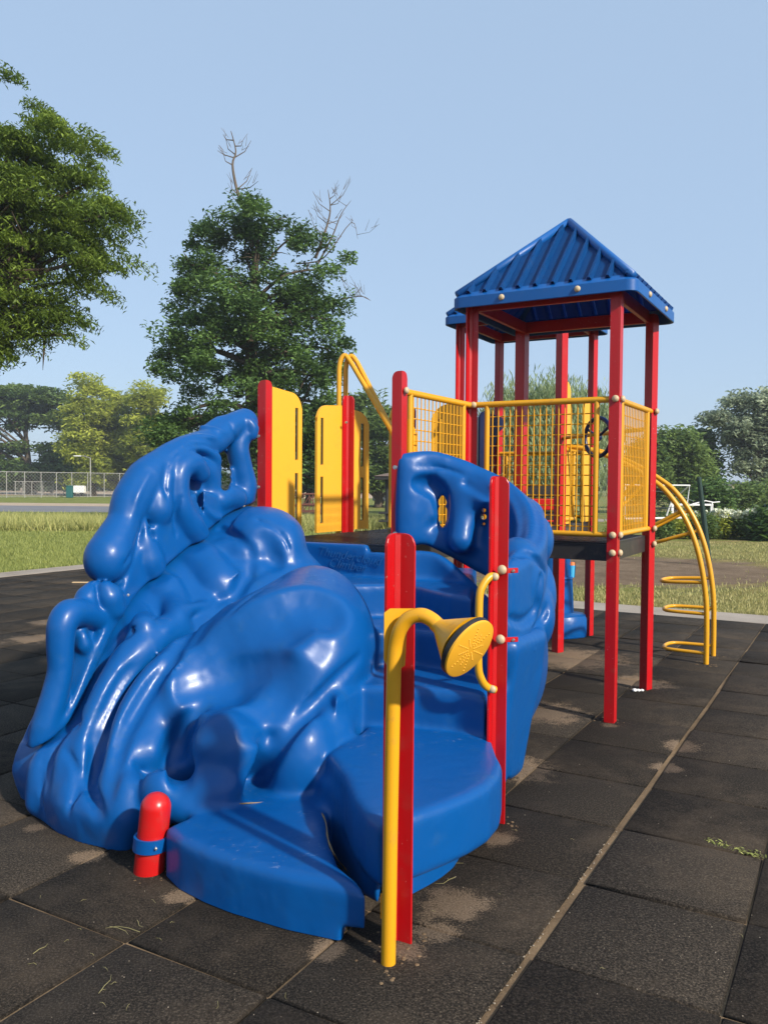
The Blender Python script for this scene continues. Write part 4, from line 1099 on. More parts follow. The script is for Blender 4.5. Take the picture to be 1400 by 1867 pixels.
def CE(px, py, Y, rx, rz, ry=None, dy=0):
    c = W(px, py, Y + dy); k = Y / FPX
    return (c.x, c.y, c.z, rx * k, (ry if ry else (rx + rz) / 2) * k, rz * k)
def tree(name, label, Y, pxb, ells, nleaf, size, mat, seed, aspect=.38, droop=.35, clump=.55, trunk_r=.18, clump_n=140, flat=.5, limbs=14, top=None, cat='tree', group=None, vflat=.42, tone=(.5, .22), trunkpts=None, edge=2.4):
    rng = np.random.default_rng(seed); b = W(pxb, 890, Y); base = Vector((b.x, b.y, -.03))
    root = empty(name, base, label, cat, group)
    E = np.array(ells); vol = E[:, 3] * E[:, 4] * E[:, 5]; nc = max(6, nleaf // clump_n)
    pick = rng.choice(len(E), nc, p=vol ** .8 / (vol ** .8).sum()); e = E[pick]
    dv = rng.normal(size=(nc, 3)); dv /= np.linalg.norm(dv, axis=1)[:, None]; r = rng.uniform(0, 1, nc) ** (1 / edge)
    CC = e[:, :3] + dv * e[:, 3:6] * r[:, None]; CC[:, 2] = np.maximum(CC[:, 2], .35)
    ct = np.clip(rng.normal(tone[0], tone[1], nc), 0, 1)
    q = rng.integers(0, nc, nleaf); sz = clump * rng.uniform(.6, 1.35, nc)
    off = np.clip(rng.normal(size=(nleaf, 3)), -1.6, 1.6) * np.array([.62, .62, .62 * vflat]) * sz[q][:, None]
    # outer clumps hang outward and down
    out = (CC - np.array([base.x, base.y, 0])); out[:, 2] = 0; out /= np.maximum(np.linalg.norm(out, axis=1), .3)[:, None]
    rr = off[:, 0] * out[q][:, 0] + off[:, 1] * out[q][:, 1]; off[:, 2] -= droop * .6 * np.maximum(rr, 0)
    C = CC[q] + off; C[:, 2] = np.maximum(C[:, 2], .05)
    V, F = leaf_quads(C, size, aspect, droop, rng, flat)
    tn = np.clip(ct[q] + rng.normal(0, .16, nleaf), 0, 1)
    np_obj('crown', V, F, mat, root, tone=tn)
    bm = bmesh.new(); zt = (top if top else float(np.percentile(CC[:, 2], 75)))
    mid = Vector((float(np.mean(E[:, 0])), float(np.mean(E[:, 1])), zt))
    lean = Vector((rng.normal() * .2, rng.normal() * .2, 0))
    if trunkpts: tr = [base] + [Vector(p) for p in trunkpts]
    else: tr = [base, base.lerp(mid, .3) * 1 + lean * .5, base.lerp(mid, .65) + lean, mid]
    tr = spline(tr, 5); n = len(tr); rs = [trunk_r * (1.25 if i == 0 else 1) * (1 - .85 * i / (n - 1)) + .01 for i in range(n)]
    add_tube(bm, tr, rs, 10)
    order = rng.permutation(nc)[:limbs]
    for k in order:
        tgt = Vector(CC[k]); f = min(.95, max(.15, (tgt.z * .62) / max(zt, .1))); i = int(f * (n - 1)); s = tr[i]
        m = s.lerp(tgt, .5) + Vector((rng.normal() * .12, rng.normal() * .12, .12 * (tgt - s).length))
        pp = spline([s, m, tgt], 5); r0 = rs[i] * .5
        add_tube(bm, pp, [r0 * (1 - .85 * j / (len(pp) - 1)) + .006 for j in range(len(pp))], 6)
        for _ in range(3):
            j = rng.integers(3, len(pp) - 1); st = pp[j]; en = st + Vector((rng.normal() * .6, rng.normal() * .6, rng.normal() * .35)) * (tgt - s).length * .3
            add_tube(bm, [st, st.lerp(en, .5) + Vector((0, 0, .05)), en], [r0 * .35 + .004, r0 * .22 + .004, .004], 5)
    bm_obj('trunk', bm, M['bark'], root, smooth=True)
    return root
L_loc = leaf_mat('locust_leaf', (.045, .085, .014), (.23, .32, .05), .35)
L_dk = leaf_mat('dark_leaf', (.022, .055, .018), (.14, .24, .06), .3)
L_yel = leaf_mat('yellow_leaf', (.12, .16, .02), (.50, .54, .085), .45)
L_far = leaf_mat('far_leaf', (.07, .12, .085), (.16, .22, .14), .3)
L_wil = leaf_mat('willow_leaf', (.10, .15, .06), (.42, .50, .26), .4)
L_grn = leaf_mat('green_leaf', (.045, .09, .025), (.22, .31, .085), .35)
L_cot = leaf_mat('cottonwood_leaf', (.11, .16, .10), (.44, .50, .34), .35)

tree('honey_locust_tree', 'big feathery green tree whose drooping crown leans in at the left edge', 17, -190,
     [CE(20, 330, 17, 150, 165), CE(120, 330, 17, 95, 130), CE(140, 430, 17, 92, 120), CE(170, 500, 17, 75, 75), CE(-60, 430, 17, 150, 250), CE(40, 560, 17, 95, 80, 60), CE(110, 580, 17, 75, 45, 60), CE(-20, 640, 17, 85, 55, 60), CE(60, 650, 17, 60, 40, 40), CE(-10, 118, 17, 26, 15, 30), CE(185, 360, 17, 35, 50)],
     80000, .115, L_loc, 3, aspect=.28, droop=.65, clump=.40, clump_n=300, trunk_r=.25, limbs=60, flat=.45, vflat=.34, tone=(.52, .26), edge=2.0,
     trunkpts=[W(-150, 760, 17), W(-80, 600, 17), W(0, 450, 17), W(60, 330, 17)])
tree('honey_locust_tree', 'tall dark green tree with bare dead tips above its crown', 30, 465,
     [CE(450, 420, 30, 88, 62), CE(375, 455, 30, 52, 60), CE(545, 430, 30, 60, 48), CE(330, 540, 30, 60, 62), CE(440, 560, 30, 130, 90), CE(570, 540, 30, 55, 70), CE(610, 460, 30, 26, 24), CE(330, 650, 30, 66, 70), CE(470, 690, 30, 150, 110), CE(600, 640, 30, 48, 75), CE(320, 790, 30, 58, 85), CE(450, 810, 30, 170, 85), CE(600, 760, 30, 52, 85), CE(575, 830, 30, 60, 60), CE(615, 560, 30, 24, 20)],
     80000, .17, L_dk, 5, aspect=.42, droop=.30, clump=.44, clump_n=190, trunk_r=.34, limbs=60, tone=(.5, .28), vflat=.62, flat=.8, edge=1.8,
     trunkpts=[W(462, 780, 30), W(458, 640, 30), W(462, 530, 30), W(472, 440, 30)])
# its dead tips
dt = bpy.data.objects['honey_locust_tree.001'] if 'honey_locust_tree.001' in bpy.data.objects else None
def deadwood(pts, r, seed, n=9):
    rng = random.Random(seed); bm = bmesh.new(); pp = spline([W(x, y, 30) for x, y in pts], 4)
    add_tube(bm, pp, [r * .75 * (1 - .85 * i / (len(pp) - 1)) for i in range(len(pp))], 7)
    for _ in range(n):
        i = rng.randrange(2, len(pp) - 1); s = pp[i]; ln = rng.uniform(.35, .95); sg = rng.choice((-1, 1))
        e = s + Vector((sg * rng.uniform(.4, 1), rng.uniform(-.6, .6), rng.uniform(.1, 1))) * ln
        m = s.lerp(e, .5) + Vector((sg * .08, 0, -.08)); add_tube(bm, [s, m, e], [r * .22, r * .14, .006], 5)
        for q in range(3):
            st = s.lerp(e, rng.uniform(.4, .9)); add_tube(bm, [st, st + Vector((sg * rng.uniform(0, .3), rng.uniform(-.2, .2), rng.uniform(.05, .4)))], [.009, .005], 4)
    bm_obj('dead_branch', bm, M['deadwood'], dt)
deadwood([(460, 450), (448, 390), (432, 345), (424, 300), (430, 275), (421, 238)], .11, 1, 11)
deadwood([(575, 470), (590, 430), (602, 385), (598, 345)], .08, 2, 8)
deadwood([(580, 480), (606, 430), (622, 390), (640, 365)], .05, 3, 5)
deadwood([(590, 560), (625, 545), (660, 540), (676, 548)], .045, 4, 6)
deadwood([(540, 480), (590, 470), (640, 405), (652, 435)], .04, 6, 5)

FR = 'trees beyond the lawn on the left'
tree('locust_tree', 'flat crowned dark tree with bare limbs showing, under the big leaning crown', 104, 55,
     [CE(20, 745, 104, 60, 45), CE(90, 750, 104, 50, 38), CE(50, 730, 104, 70, 30), CE(20, 850, 104, 70, 45), CE(100, 850, 104, 45, 42), CE(-60, 800, 104, 60, 90)], 30000, .70, L_grn, 21, clump=1.5, trunk_r=.6, limbs=22, tone=(.4, .22), vflat=.3)
tree('poplar_tree', 'tallest bright yellow green tree left of the dark tree', 96, 170,
     [CE(165, 735, 96, 42, 55), CE(160, 800, 96, 45, 60), CE(175, 850, 96, 50, 45)], 20000, .55, L_yel, 22, clump=1.15, trunk_r=.35, limbs=16, tone=(.5, .25))
tree('poplar_tree', 'rounder yellow green tree between its tall neighbour and the dark tree', 98, 228,
     [CE(222, 750, 98, 38, 48), CE(235, 810, 98, 48, 55), CE(230, 865, 98, 45, 32)], 18000, .55, L_yel, 23, clump=1.15, trunk_r=.45, limbs=16, tone=(.45, .25))
tree('poplar_tree', 'yellow green treetop against the left flank of the dark tree', 94, 285,
     [CE(270, 725, 94, 38, 34), CE(275, 800, 94, 42, 60), CE(290, 860, 94, 42, 38)], 15000, .55, L_yel, 24, clump=1.1, trunk_r=.35, limbs=10, tone=(.42, .25))
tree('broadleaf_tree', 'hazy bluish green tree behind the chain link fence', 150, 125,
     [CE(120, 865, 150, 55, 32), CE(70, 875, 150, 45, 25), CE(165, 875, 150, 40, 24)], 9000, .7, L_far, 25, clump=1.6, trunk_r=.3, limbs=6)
tree('broadleaf_tree', 'mid green tree seen between the yellow barrier and the red post', 58, 690,
     [CE(690, 790, 58, 38, 50), CE(672, 860, 58, 45, 38), CE(722, 850, 58, 38, 45), CE(660, 735, 58, 22, 22)], 15000, .42, L_grn, 26, clump=.9, trunk_r=.3, limbs=12)
tree('broadleaf_tree', 'tree seen between the two slotted yellow barriers', 62, 560,
     [CE(560, 850, 62, 40, 40), CE(530, 870, 62, 40, 30), CE(610, 870, 62, 40, 30)], 9000, .45, L_dk, 27, clump=.9, trunk_r=.25, limbs=8, tone=(.45, .2))
tree('willow_tree', 'pale green weeping willow behind the roofed tower', 42, 1000,
     [CE(960, 745, 42, 60, 45), CE(1040, 740, 42, 62, 45), CE(905, 770, 42, 40, 50), CE(1090, 780, 42, 30, 55), CE(1000, 820, 42, 100, 70), CE(930, 850, 42, 60, 50)], 42000, .42, L_wil, 28, aspect=.13, droop=2.2, clump=.75, trunk_r=.45, limbs=16, flat=.3, vflat=1.2, tone=(.45, .22))
tree('maple_tree', 'rounded mid green tree right of the roofed tower', 50, 1225,
     [CE(1225, 828, 50, 58, 46), CE(1180, 860, 50, 55, 50), CE(1262, 865, 50, 30, 40), CE(1240, 890, 50, 60, 25), CE(1285, 880, 50, 16, 28)], 26000, .34, L_grn, 29, clump=.7, trunk_r=.3, limbs=10, tone=(.5, .22), vflat=.6)
tree('maple_tree', 'dark tree peeping out behind the rounded one', 58, 1270,
     [CE(1272, 812, 58, 24, 26), CE(1280, 850, 58, 20, 30)], 6000, .4, L_dk, 30, clump=.7, trunk_r=.2, limbs=5, vflat=.6)
tree('cottonwood_tree', 'large grey green tree with thick trunk at the right edge', 56, 1388,
     [CE(1385, 775, 56, 42, 52), CE(1335, 775, 56, 36, 26), CE(1305, 762, 56, 20, 18), CE(1350, 815, 56, 34, 26), CE(1420, 770, 56, 45, 65), CE(1378, 728, 56, 16, 22), CE(1372, 850, 56, 28, 34), CE(1425, 850, 56, 30, 45), CE(1350, 735, 56, 30, 20)], 26000, .36, L_cot, 31, clump=.62, trunk_r=.42, limbs=20, tone=(.45, .25), vflat=.6)
SHR = 'shrubs at the edge of the lawn on the right'
def shrub(name, label, px, py, Y, rx, rz, n, mat, seed, size=.14, group=None, cat='shrub', tone=(.5, .22), clump=.22):
    rng = np.random.default_rng(seed); e = CE(px, py, Y, rx, rz); root = empty(name, (e[0], e[1], 0), label, cat, group)
    nc = n // 60; dv = rng.normal(size=(nc, 3)); dv /= np.linalg.norm(dv, axis=1)[:, None]
    CC = np.array(e[:3]) + dv * np.array(e[3:6]) * (rng.uniform(0, 1, nc) ** .4)[:, None]; CC[:, 2] = np.maximum(CC[:, 2], .08)
    q = rng.integers(0, nc, n); C = CC[q] + rng.normal(size=(n, 3)) * clump; C[:, 2] = np.maximum(C[:, 2], .02)
    V, F = leaf_quads(C, size, .4, .1, rng, .8); ct = np.clip(rng.normal(tone[0], tone[1], nc), 0, 1)
    np_obj('foliage', V, F, mat, root, tone=np.clip(ct[q] + rng.normal(0, .15, n), 0, 1))
    bm = bmesh.new()
    for _ in range(5): add_tube(bm, [(e[0] + rng.normal() * .08, e[1] + rng.normal() * .08, 0), (e[0] + rng.normal() * .3 * e[3], e[1] + rng.normal() * .3 * e[4], e[2])], [.02, .008], 5)
    bm_obj('stem', bm, M['bark'], root)
    return root, e
shrub('shrub', 'dark bushy shrub beside the leaning green pole', 1300, 908, 38, 24, 15, 4000, L_dk, 41, .25, SHR, clump=.3)
shrub('shrub', 'round green shrub in front of the brown boards', 1362, 908, 45, 22, 12, 2500, L_grn, 42, .25, SHR, clump=.3)
shrub('shrub', 'low green shrub at the foot of the cottonwood trunk', 1400, 905, 46, 22, 14, 2500, L_grn, 43, .25, SHR, clump=.3)
shrub('ornamental_grass', 'dark tuft of arching grass at the right edge of the lawn', 1405, 960, 25.5, 24, 22, 3000, L_dk, 44, .3, None, 'grass clump', clump=.15)
M['petal'] = leaf_mat('white_petal', (.55, .58, .42), (.85, .86, .72), .2)
places = ['behind the white frame, nearest the tower', 'second from the tower', 'behind the yellow arch climber', 'just left of the leaning green pole', 'just right of the leaning green pole', 'below the brown boards', 'left of the dark grass tuft', 'at the right edge of the photo', 'straight behind the roofed tower', 'seen low through the tower mesh']
for k, px in enumerate((1205, 1232, 1258, 1282, 1308, 1335, 1362, 1390, 1130, 1050)):
    root, e = shrub('hydrangea_shrub', ('leafy hydrangea with white blooms ' if px > 1290 else 'leafy green border plant ') + places[k], px, 962, 26 + .3 * (k % 3), 21, 20, 2600, L_yel if k % 3 else L_grn, 50 + k, .11, 'plants of the long border on the right', 'plant', (.35, .22), clump=.12)
    if px > 1290:
        rng = np.random.default_rng(k); C = []
        for _ in range(30):
            c = np.array([e[0] + rng.normal() * .22, e[1] - rng.uniform(-.2, .35), e[2] + e[5] * rng.uniform(.9, 1.5)]); C.append(c + rng.normal(size=(60, 3)) * .035)
        V, F = leaf_quads(np.concatenate(C), .065, .9, 0, rng, 1); np_obj('bloom', V, F, M['petal'], root, tone=rng.uniform(0, 1, len(F)))
# far treeline as one mass
rng = np.random.default_rng(5); C = []
for px in range(-120, 1560, 14):
    hgt = 22 + 10 * math.sin(px * .02) + rng.uniform(-6, 6); hgt *= (1.0 if px < 1180 else .30)
    e = CE(px, 892 - hgt * .5, 135 + rng.uniform(-10, 10), 14, hgt * .62); dv = rng.normal(size=(420, 3)); dv /= np.linalg.norm(dv, axis=1)[:, None]
    C.append(np.array(e[:3]) + dv * np.array(e[3:6]) * (rng.uniform(0, 1, (420, 1)) ** .5))
C = np.concatenate(C); C[:, 2] = np.maximum(C[:, 2], 0); V, F = leaf_quads(C, 1.0, .6, .2, rng, .7)
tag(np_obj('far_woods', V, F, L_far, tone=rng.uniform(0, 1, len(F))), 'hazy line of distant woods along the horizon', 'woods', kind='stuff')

# ------------------------------------------------------------------ grass
def blades(name, label, n, region, h, wd, mat, seed, dens=None):
    rng = np.random.default_rng(seed); P_ = region(rng, n); n = len(P_); a = rng.uniform(0, np.pi, n); hh = h * rng.uniform(.5, 1.3, n)
    s = np.stack([np.cos(a), np.sin(a), np.zeros(n)], 1) * (wd * rng.uniform(.6, 1.4, n))[:, None]; le = np.stack([rng.normal(0, .35, n), rng.normal(0, .35, n), np.ones(n)], 1) * hh[:, None]
    V = np.stack([P_ - s, P_ + s, P_ + le], 1).reshape(-1, 3); F = np.arange(3 * n, dtype=np.int32).reshape(n, 3)
    return tag(np_obj(name, V, F, mat, tone=np.clip(rng.normal(.5, .25, n), 0, 1)), label, 'grass', kind='stuff')
G_tall = leaf_mat('tall_grass', (.13, .17, .035), (.55, .52, .20), .3); G_short = leaf_mat('short_grass', (.09, .13, .025), (.38, .40, .12), .3); G_dry = leaf_mat('dry_grass', (.16, .17, .05), (.52, .46, .2), .3)
def reg_tall(rng, n):
    x = rng.uniform(-26, 2, n); y = 28 + 6 * rng.uniform(0, 1, n) + .08 * x; return np.stack([x, y, np.full(n, -.03)], 1)
blades('tall_grass', 'unmown tall grass strip along the road', 60000, reg_tall, .42, .018, G_tall, 60)
def reg_l(rng, n):
    y = rng.uniform(0, 1, n) ** 1.5 * 14 + 14; x = rng.uniform(-.48, .0, n) * y; k = ((x - TO.x) * v_.x + (y - TO.y) * v_.y) > (VE * TS + .65)
    p = np.stack([x, y, np.full(n, -.03)], 1); k2 = ((x - TO.x) * u_.x + (y - TO.y) * u_.y) > (UE * TS + .8); return p[k | k2]
blades('lawn_grass', 'mown green lawn blades left of the play area', 90000, reg_l, .075, .009, G_short, 61)
def reg_r(rng, n):
    y = rng.uniform(0, 1, n) ** 1.4 * 14 + 10.5; x = rng.uniform(.12, .55, n) * y; k = ((x - TO.x) * u_.x + (y - TO.y) * u_.y) > (UE * TS + .75)
    dx, dy = (x - 4.2) / 4.8, (y - 16.6) / 3.6; k &= (dx * dx + dy * dy + rng.normal(0, .25, n)) > 1; return np.stack([x, y, np.full(n, -.03)], 1)[k]
blades('lawn_grass', 'patchy half dry lawn blades right of the worn dirt', 60000, reg_r, .055, .008, G_dry, 62)

# ------------------------------------------------------------------ things beyond
def simple(name, col, rough=.6, metal=0):
    m, t, b = mat_new(name); p = pos(t); n = noise(t, p, 4, 5)
    L(t, mix(t, math_(t, 'MULTIPLY', n, .35), col, tuple(x * .6 for x in col)), b.inputs['Base Color']); b.inputs['Roughness'].default_value = rough; b.inputs['Metallic'].default_value = metal; return m
galv = simple('galvanised_steel', (.30, .29, .27), .6, 0); white = simple('white_paint', (.78, .78, .77)); brownm = simple('brown_boards', (.14, .10, .08), .8); rust = simple('red_brown_steel', (.12, .04, .025), .6)
teal = simple('teal_plastic', (.012, .10, .095)); dgreen = simple('dark_green_paint', (.006, .03, .022), .5); glass = simple('dark_glass', (.02, .03, .035), .1); silver = simple('silver_car_paint', (.45, .48, .52), .3, .4); tyre = simple('tyre_rubber', (.012, .012, .012), .8); beige = simple('beige_render', (.50, .40, .28)); redp = simple('red_stripe', (.40, .04, .03)); stone = simple('pale_stone', (.62, .52, .45))
def one(name, bm, mat, label, cat, group=None, smooth=False):
    return tag(bm_obj(name, bm, mat, None, smooth, 40 if smooth else None), label, cat, group)
# chain link fences
def chainlink(x0, x1, Y0, Y1, ztop, posts_px, label, step=.34, screen=None):
    a, b = W(x0, 890, Y0), W(x1, 890, Y1); a.z = b.z = 0; root = empty('chain_link_fence', a, label, 'fence')
    d = (b - a); ln = d.length; d.normalize(); Z = Vector((0, 0, 1)); bm = bmesh.new(); add_tube(bm, [a + Z * ztop, b + Z * ztop], .032, 6); add_tube(bm, [a + Z * .05, b + Z * .05], .02, 6)
    bm_obj('rail', bm, galv, root)
    for px in posts_px:
        t = (px - x0) / (x1 - x0); Yp = 1 / (1 / Y0 + (1 / Y1 - 1 / Y0) * t); p = W(px, 890, Yp); bm = bmesh.new(); add_tube(bm, [(p.x, p.y, -.03), (p.x, p.y, ztop + .04)], .040, 8); bm_obj('fence_post', bm, galv, root)
    bm = bmesh.new(); s = -ztop
    while s < ln:
        for sg in (0, 1):
            p0, p1 = max(0, s), min(ln, s + ztop)
            if p1 > p0:
                z0, z1 = (p0 - s), (p1 - s)
                if sg: z0, z1 = ztop - z0, ztop - z1
                add_tube(bm, [a + d * p0 + Z * z0, a + d * p1 + Z * z1], .009, 3, False)
        s += step
    bm_obj('wire_netting', bm, galv, root); return root
chainlink(-60, 235, 80, 90, 2.5, (-20, 12, 45, 75, 103, 131, 160, 190, 218), 'taller grey chain link fence along the far side of the road')
chainlink(25, 165, 95, 98, 1.55, (28, 42, 58, 78, 97, 116, 134, 152), 'lower chain link fence inside the taller one')
bm = bmesh.new(); c = W(127, 890, 84); add_box(bm, (c.x, c.y, .55), (.55, .55, 1.15), None, .04); add_box(bm, (c.x, c.y, 1.16), (.6, .6, .08), None, .03); o = one('litter_bin', bm, teal, 'teal green bin standing in front of the chain link fence', 'bin')
c = W(144, 890, 93); root = empty('trailer', (c.x, c.y, 0), 'small white box trailer parked behind the teal bin', 'trailer'); bm = bmesh.new(); add_box(bm, (c.x, c.y, .75), (1.35, .8, .8), None, .05); bm_obj('trailer_body', bm, white, root)
for s in (-.4, .4): bm = bmesh.new(); add_tube(bm, [(c.x + s, c.y - .45, .2), (c.x + s, c.y - .3, .2)], .2, 14); bm_obj('wheel', bm, tyre, root)
c = W(165, 890, 88); root = empty('street_lamp', (c.x, c.y, 0), 'pale street lamp with one arm in front of the yellow green trees', 'street lamp'); bm = bmesh.new(); add_tube(bm, [(c.x, c.y, 0), (c.x, c.y, 4.1)], [.09, .05], 8); add_tube(bm, [(c.x, c.y, 4.05), (c.x - .5, c.y, 4.25), (c.x - 1.0, c.y, 4.28)], .035, 6); bm_obj('pole', bm, galv, root)
bm = bmesh.new(); add_box(bm, (c.x - 1.35, c.y, 4.27), (.75, .25, .10), None, .03); bm_obj('lamp_head', bm, white, root)
for k, (px, wd, h, lb) in enumerate(((39, .22, .75, 'leftmost small pale stone marker behind the fence'), (64, .3, .55, 'squat pinkish stone marker behind the fence'), (78, .2, .9, 'narrow tall pale stone marker behind the fence'), (94, .24, .7, 'pale stone marker left of the teal bin'))):
    c = W(px, 890, 102 + k); bm = bmesh.new(); add_box(bm, (c.x, c.y, h / 2), (wd * 1.6, wd, h * .25), None, .02); add_box(bm, (c.x, c.y, h * .6), (wd, wd * .5, h * .85), None, .04); one('stone_marker', bm, stone, lb, 'stone marker', 'pale stone markers behind the fence')
# steel footbridge rail seen between the barriers
a, b = W(528, 890, 44), W(600, 890, 44); root = empty('footbridge', (a.x, a.y, 0), 'red brown steel footbridge seen between the yellow barriers', 'footbridge'); n = 4
for dy in (0, 2.2):
    bm = bmesh.new(); Z = Vector((0, 0, 1)); pa, pb = Vector((a.x, a.y + dy, 0)), Vector((b.x, b.y + dy, 0)); dd = pb - pa
    for z in (.05, .42, .98): add_tube(bm, spline([pa + Z * z, pa.lerp(pb, .5) + Z * (z + .06), pb + Z * z], 4), .035, 6)
    for k in range(n + 1):
        p = pa + dd * (k / n); add_tube(bm, [p, p + Z * 1.0], .03, 6)
        if k < n: add_tube(bm, [p + Z * (.05 if k % 2 else .95), p + dd / n + Z * (.95 if k % 2 else .05)], .025, 6)
    bm_obj('truss_rail', bm, rust, root)
bm = bmesh.new(); add_box(bm, ((a.x + b.x) / 2, a.y + 1.1, .03), (b.x - a.x, 2.1, .06)); bm_obj('bridge_deck', bm, brownm, root)
# white shelter
c = W(557, 890, 92); root = empty('garage', (c.x, c.y, 0), 'low white roofed building far behind the footbridge', 'building'); bm = bmesh.new(); add_box(bm, (c.x, c.y, .55), (2.6, 2, 1.2)); bm_obj('wall', bm, beige, root)
bm = bmesh.new(); add_prism(bm, [(c.x - 1.5, c.y - 1.2, 1.16), (c.x + 1.5, c.y - 1.2, 1.16), (c.x + .9, c.y - 1.2, 1.75), (c.x - .9, c.y - 1.2, 1.75)], (0, 2.4, 0)); bm_obj('roof', bm, white, root)
# pickup truck
c = W(704, 890, 62); root = empty('pickup_truck', (c.x, c.y, 0), 'silver pickup truck parked behind the lawn, seen beside the red post', 'truck'); bm = bmesh.new()
pr = [(-1.0, .35), (-1.0, .75), (-.9, .86), (.0, .90), (.25, 1.35), (1.1, 1.38), (1.3, .92), (2.6, .90), (2.6, .35)]
add_prism(bm, [(c.x + x, c.y, z) for x, z in pr], (0, 1.5, 0)); bmesh.ops.bevel(bm, geom=bm.edges[:], offset=.04, segments=2, affect='EDGES'); bm_obj('body', bm, silver, root)
bm = bmesh.new(); add_prism(bm, [(c.x + x, c.y - .012, z) for x, z in ((.12, .93), (.32, 1.28), (1.05, 1.3), (1.18, .93))], (0, .01, 0)); bm_obj('side_window', bm, glass, root)
for x in (-.45, 1.9):
    bm = bmesh.new(); add_tube(bm, [(c.x + x, c.y - .06, .32), (c.x + x, c.y + .15, .32)], .32, 20); wh = bm_obj('wheel', bm, tyre, root)
    bm = bmesh.new(); add_tube(bm, [(c.x + x, c.y - .075, .32), (c.x + x, c.y - .061, .32)], .18, 16); bm_obj('rim', bm, silver, wh)
# picnic pavilion post with table
c = W(706, 890, 30); root = empty('pavilion', (c.x, c.y, 0), 'black picnic pavilion whose post and eave show left of the red post', 'pavilion')
for dx in (0, 3.2):
    for dy in (0, 3.0):
        bm = bmesh.new(); add_tube(bm, [(c.x + dx, c.y + dy, -.03), (c.x + dx, c.y + dy, 1.75)], .075, 10); add_box(bm, (c.x + dx, c.y + dy, .06), (.28, .28, .14), None, .01); bm_obj('post', bm, M['black'], root)
bm = bmesh.new(); add_box(bm, (c.x + 1.6, c.y + 1.5, 1.81), (4.1, 3.9, .12), None, .01); bm_obj('eave', bm, M['black'], root)
bm = bmesh.new(); q = [bm.verts.new((c.x + 1.6 + sx * 2.1, c.y + 1.5 + sy * 2.0, 1.875)) for sx, sy in ((-1, -1), (1, -1), (1, 1), (-1, 1))]; ap = bm.verts.new((c.x + 1.6, c.y + 1.5, 2.35))
for k in range(4): bm.faces.new((q[k], q[(k + 1) % 4], ap))
bm.faces.new(q[::-1]); bm_obj('roof', bm, brownm, root)
c = W(712, 890, 28.5); root = empty('picnic_table', (c.x, c.y, 0), 'dark picnic table beside the pavilion post', 'table'); Zs = ((.62, .0, .55, 'table_top'), (.36, -.5, .22, 'bench'), (.36, .5, .22, 'bench'))
for z, dy, wd, nm in Zs: bm = bmesh.new(); add_box(bm, (c.x + .4, c.y + dy, z), (1.6, wd, .05), None, .01); bm_obj(nm, bm, M['black'], root)
for dx in (-.1, .9): bm = bmesh.new(); add_tube(bm, [(c.x + dx, c.y - .5, 0), (c.x + dx, c.y - .1, .62)], .03, 6); add_tube(bm, [(c.x + dx, c.y + .5, 0), (c.x + dx, c.y + .1, .62)], .03, 6); add_tube(bm, [(c.x + dx, c.y - .5, .34), (c.x + dx, c.y + .5, .34)], .03, 6); bm_obj('leg_frame', bm, M['black'], root)
# white goal frame, leaning green pole
q = lambda px, py, Y=24: W(px, py, Y)
root = empty('goal_frame', (q(1225, 890).x, 24, 0), 'white tubular goal frame with dark net beyond the arch climber', 'goal'); bm = bmesh.new()
tl, tr_, br_, bl = q(1140, 884), q(1257, 885), q(1249, 944), q(1140, 946); bk = Vector((0, 1.5, -.5))
add_tube(bm, [bl, tl, tr_, br_], .024, 8); add_tube(bm, [tl, tl + bk, bl + Vector((0, 1.6, -.0))], .025, 6); add_tube(bm, [tr_, tr_ + bk, br_ + Vector((0, 1.6, 0))], .025, 6); add_tube(bm, [bl, br_], .03, 8)
bm_obj('frame', bm, white, root)
bm = bmesh.new()
for k in range(17): p = tl.lerp(tr_, k / 16) + bk; p2 = bl.lerp(br_, k / 16) + Vector((0, 1.6, 0)); add_tube(bm, [tl.lerp(tr_, k / 16), p, p2], .006, 3, False)
for k in range(9): add_tube(bm, [(tl + bk).lerp(bl + Vector((0, 1.6, 0)), k / 8), (tr_ + bk).lerp(br_ + Vector((0, 1.6, 0)), k / 8)], .006, 3, False)
bm_obj('net', bm, M['black'], root)
c = Gz(1293, 1028); root = empty('net_post', c, 'dark green leaning post with white cleats beyond the arch climber', 'post'); bm = bmesh.new(); tt = W(1274, 870, c.y); add_tube(bm, [c, c.lerp(tt, .5), tt], [.055, .052, .045], 12); bm_obj('pole', bm, dgreen, root)
bm = bmesh.new(); add_tube(bm, [W(1262, 919, c.y), W(1286, 913, c.y), W(1300, 916, c.y), W(1312, 915, c.y)], .012, 8); add_tube(bm, [W(1298, 916, c.y), W(1299, 930, c.y)], .015, 6); bm_obj('cleat', bm, white, root)
bm = bmesh.new(); add_tube(bm, [W(1264, 914, c.y), W(1230, 900, c.y + 2), W(1180, 893, c.y + 5)], .008, 4); add_tube(bm, [W(1262, 918, c.y), W(1230, 925, c.y + 2), W(1180, 926, c.y + 5)], .008, 4); bm_obj('guy_rope', bm, galv, root)
bm = bmesh.new(); c = W(1262, 890, 30); add_box(bm, (c.x, c.y, .95), (1.5, .06, .07), None, .01); add_box(bm, (c.x - .7, c.y, .45), (.08, .08, .95)); add_box(bm, (c.x + .7, c.y, .45), (.08, .08, .95)); one('bench_rail', bm, white, 'low white rail behind the border plants', 'rail')
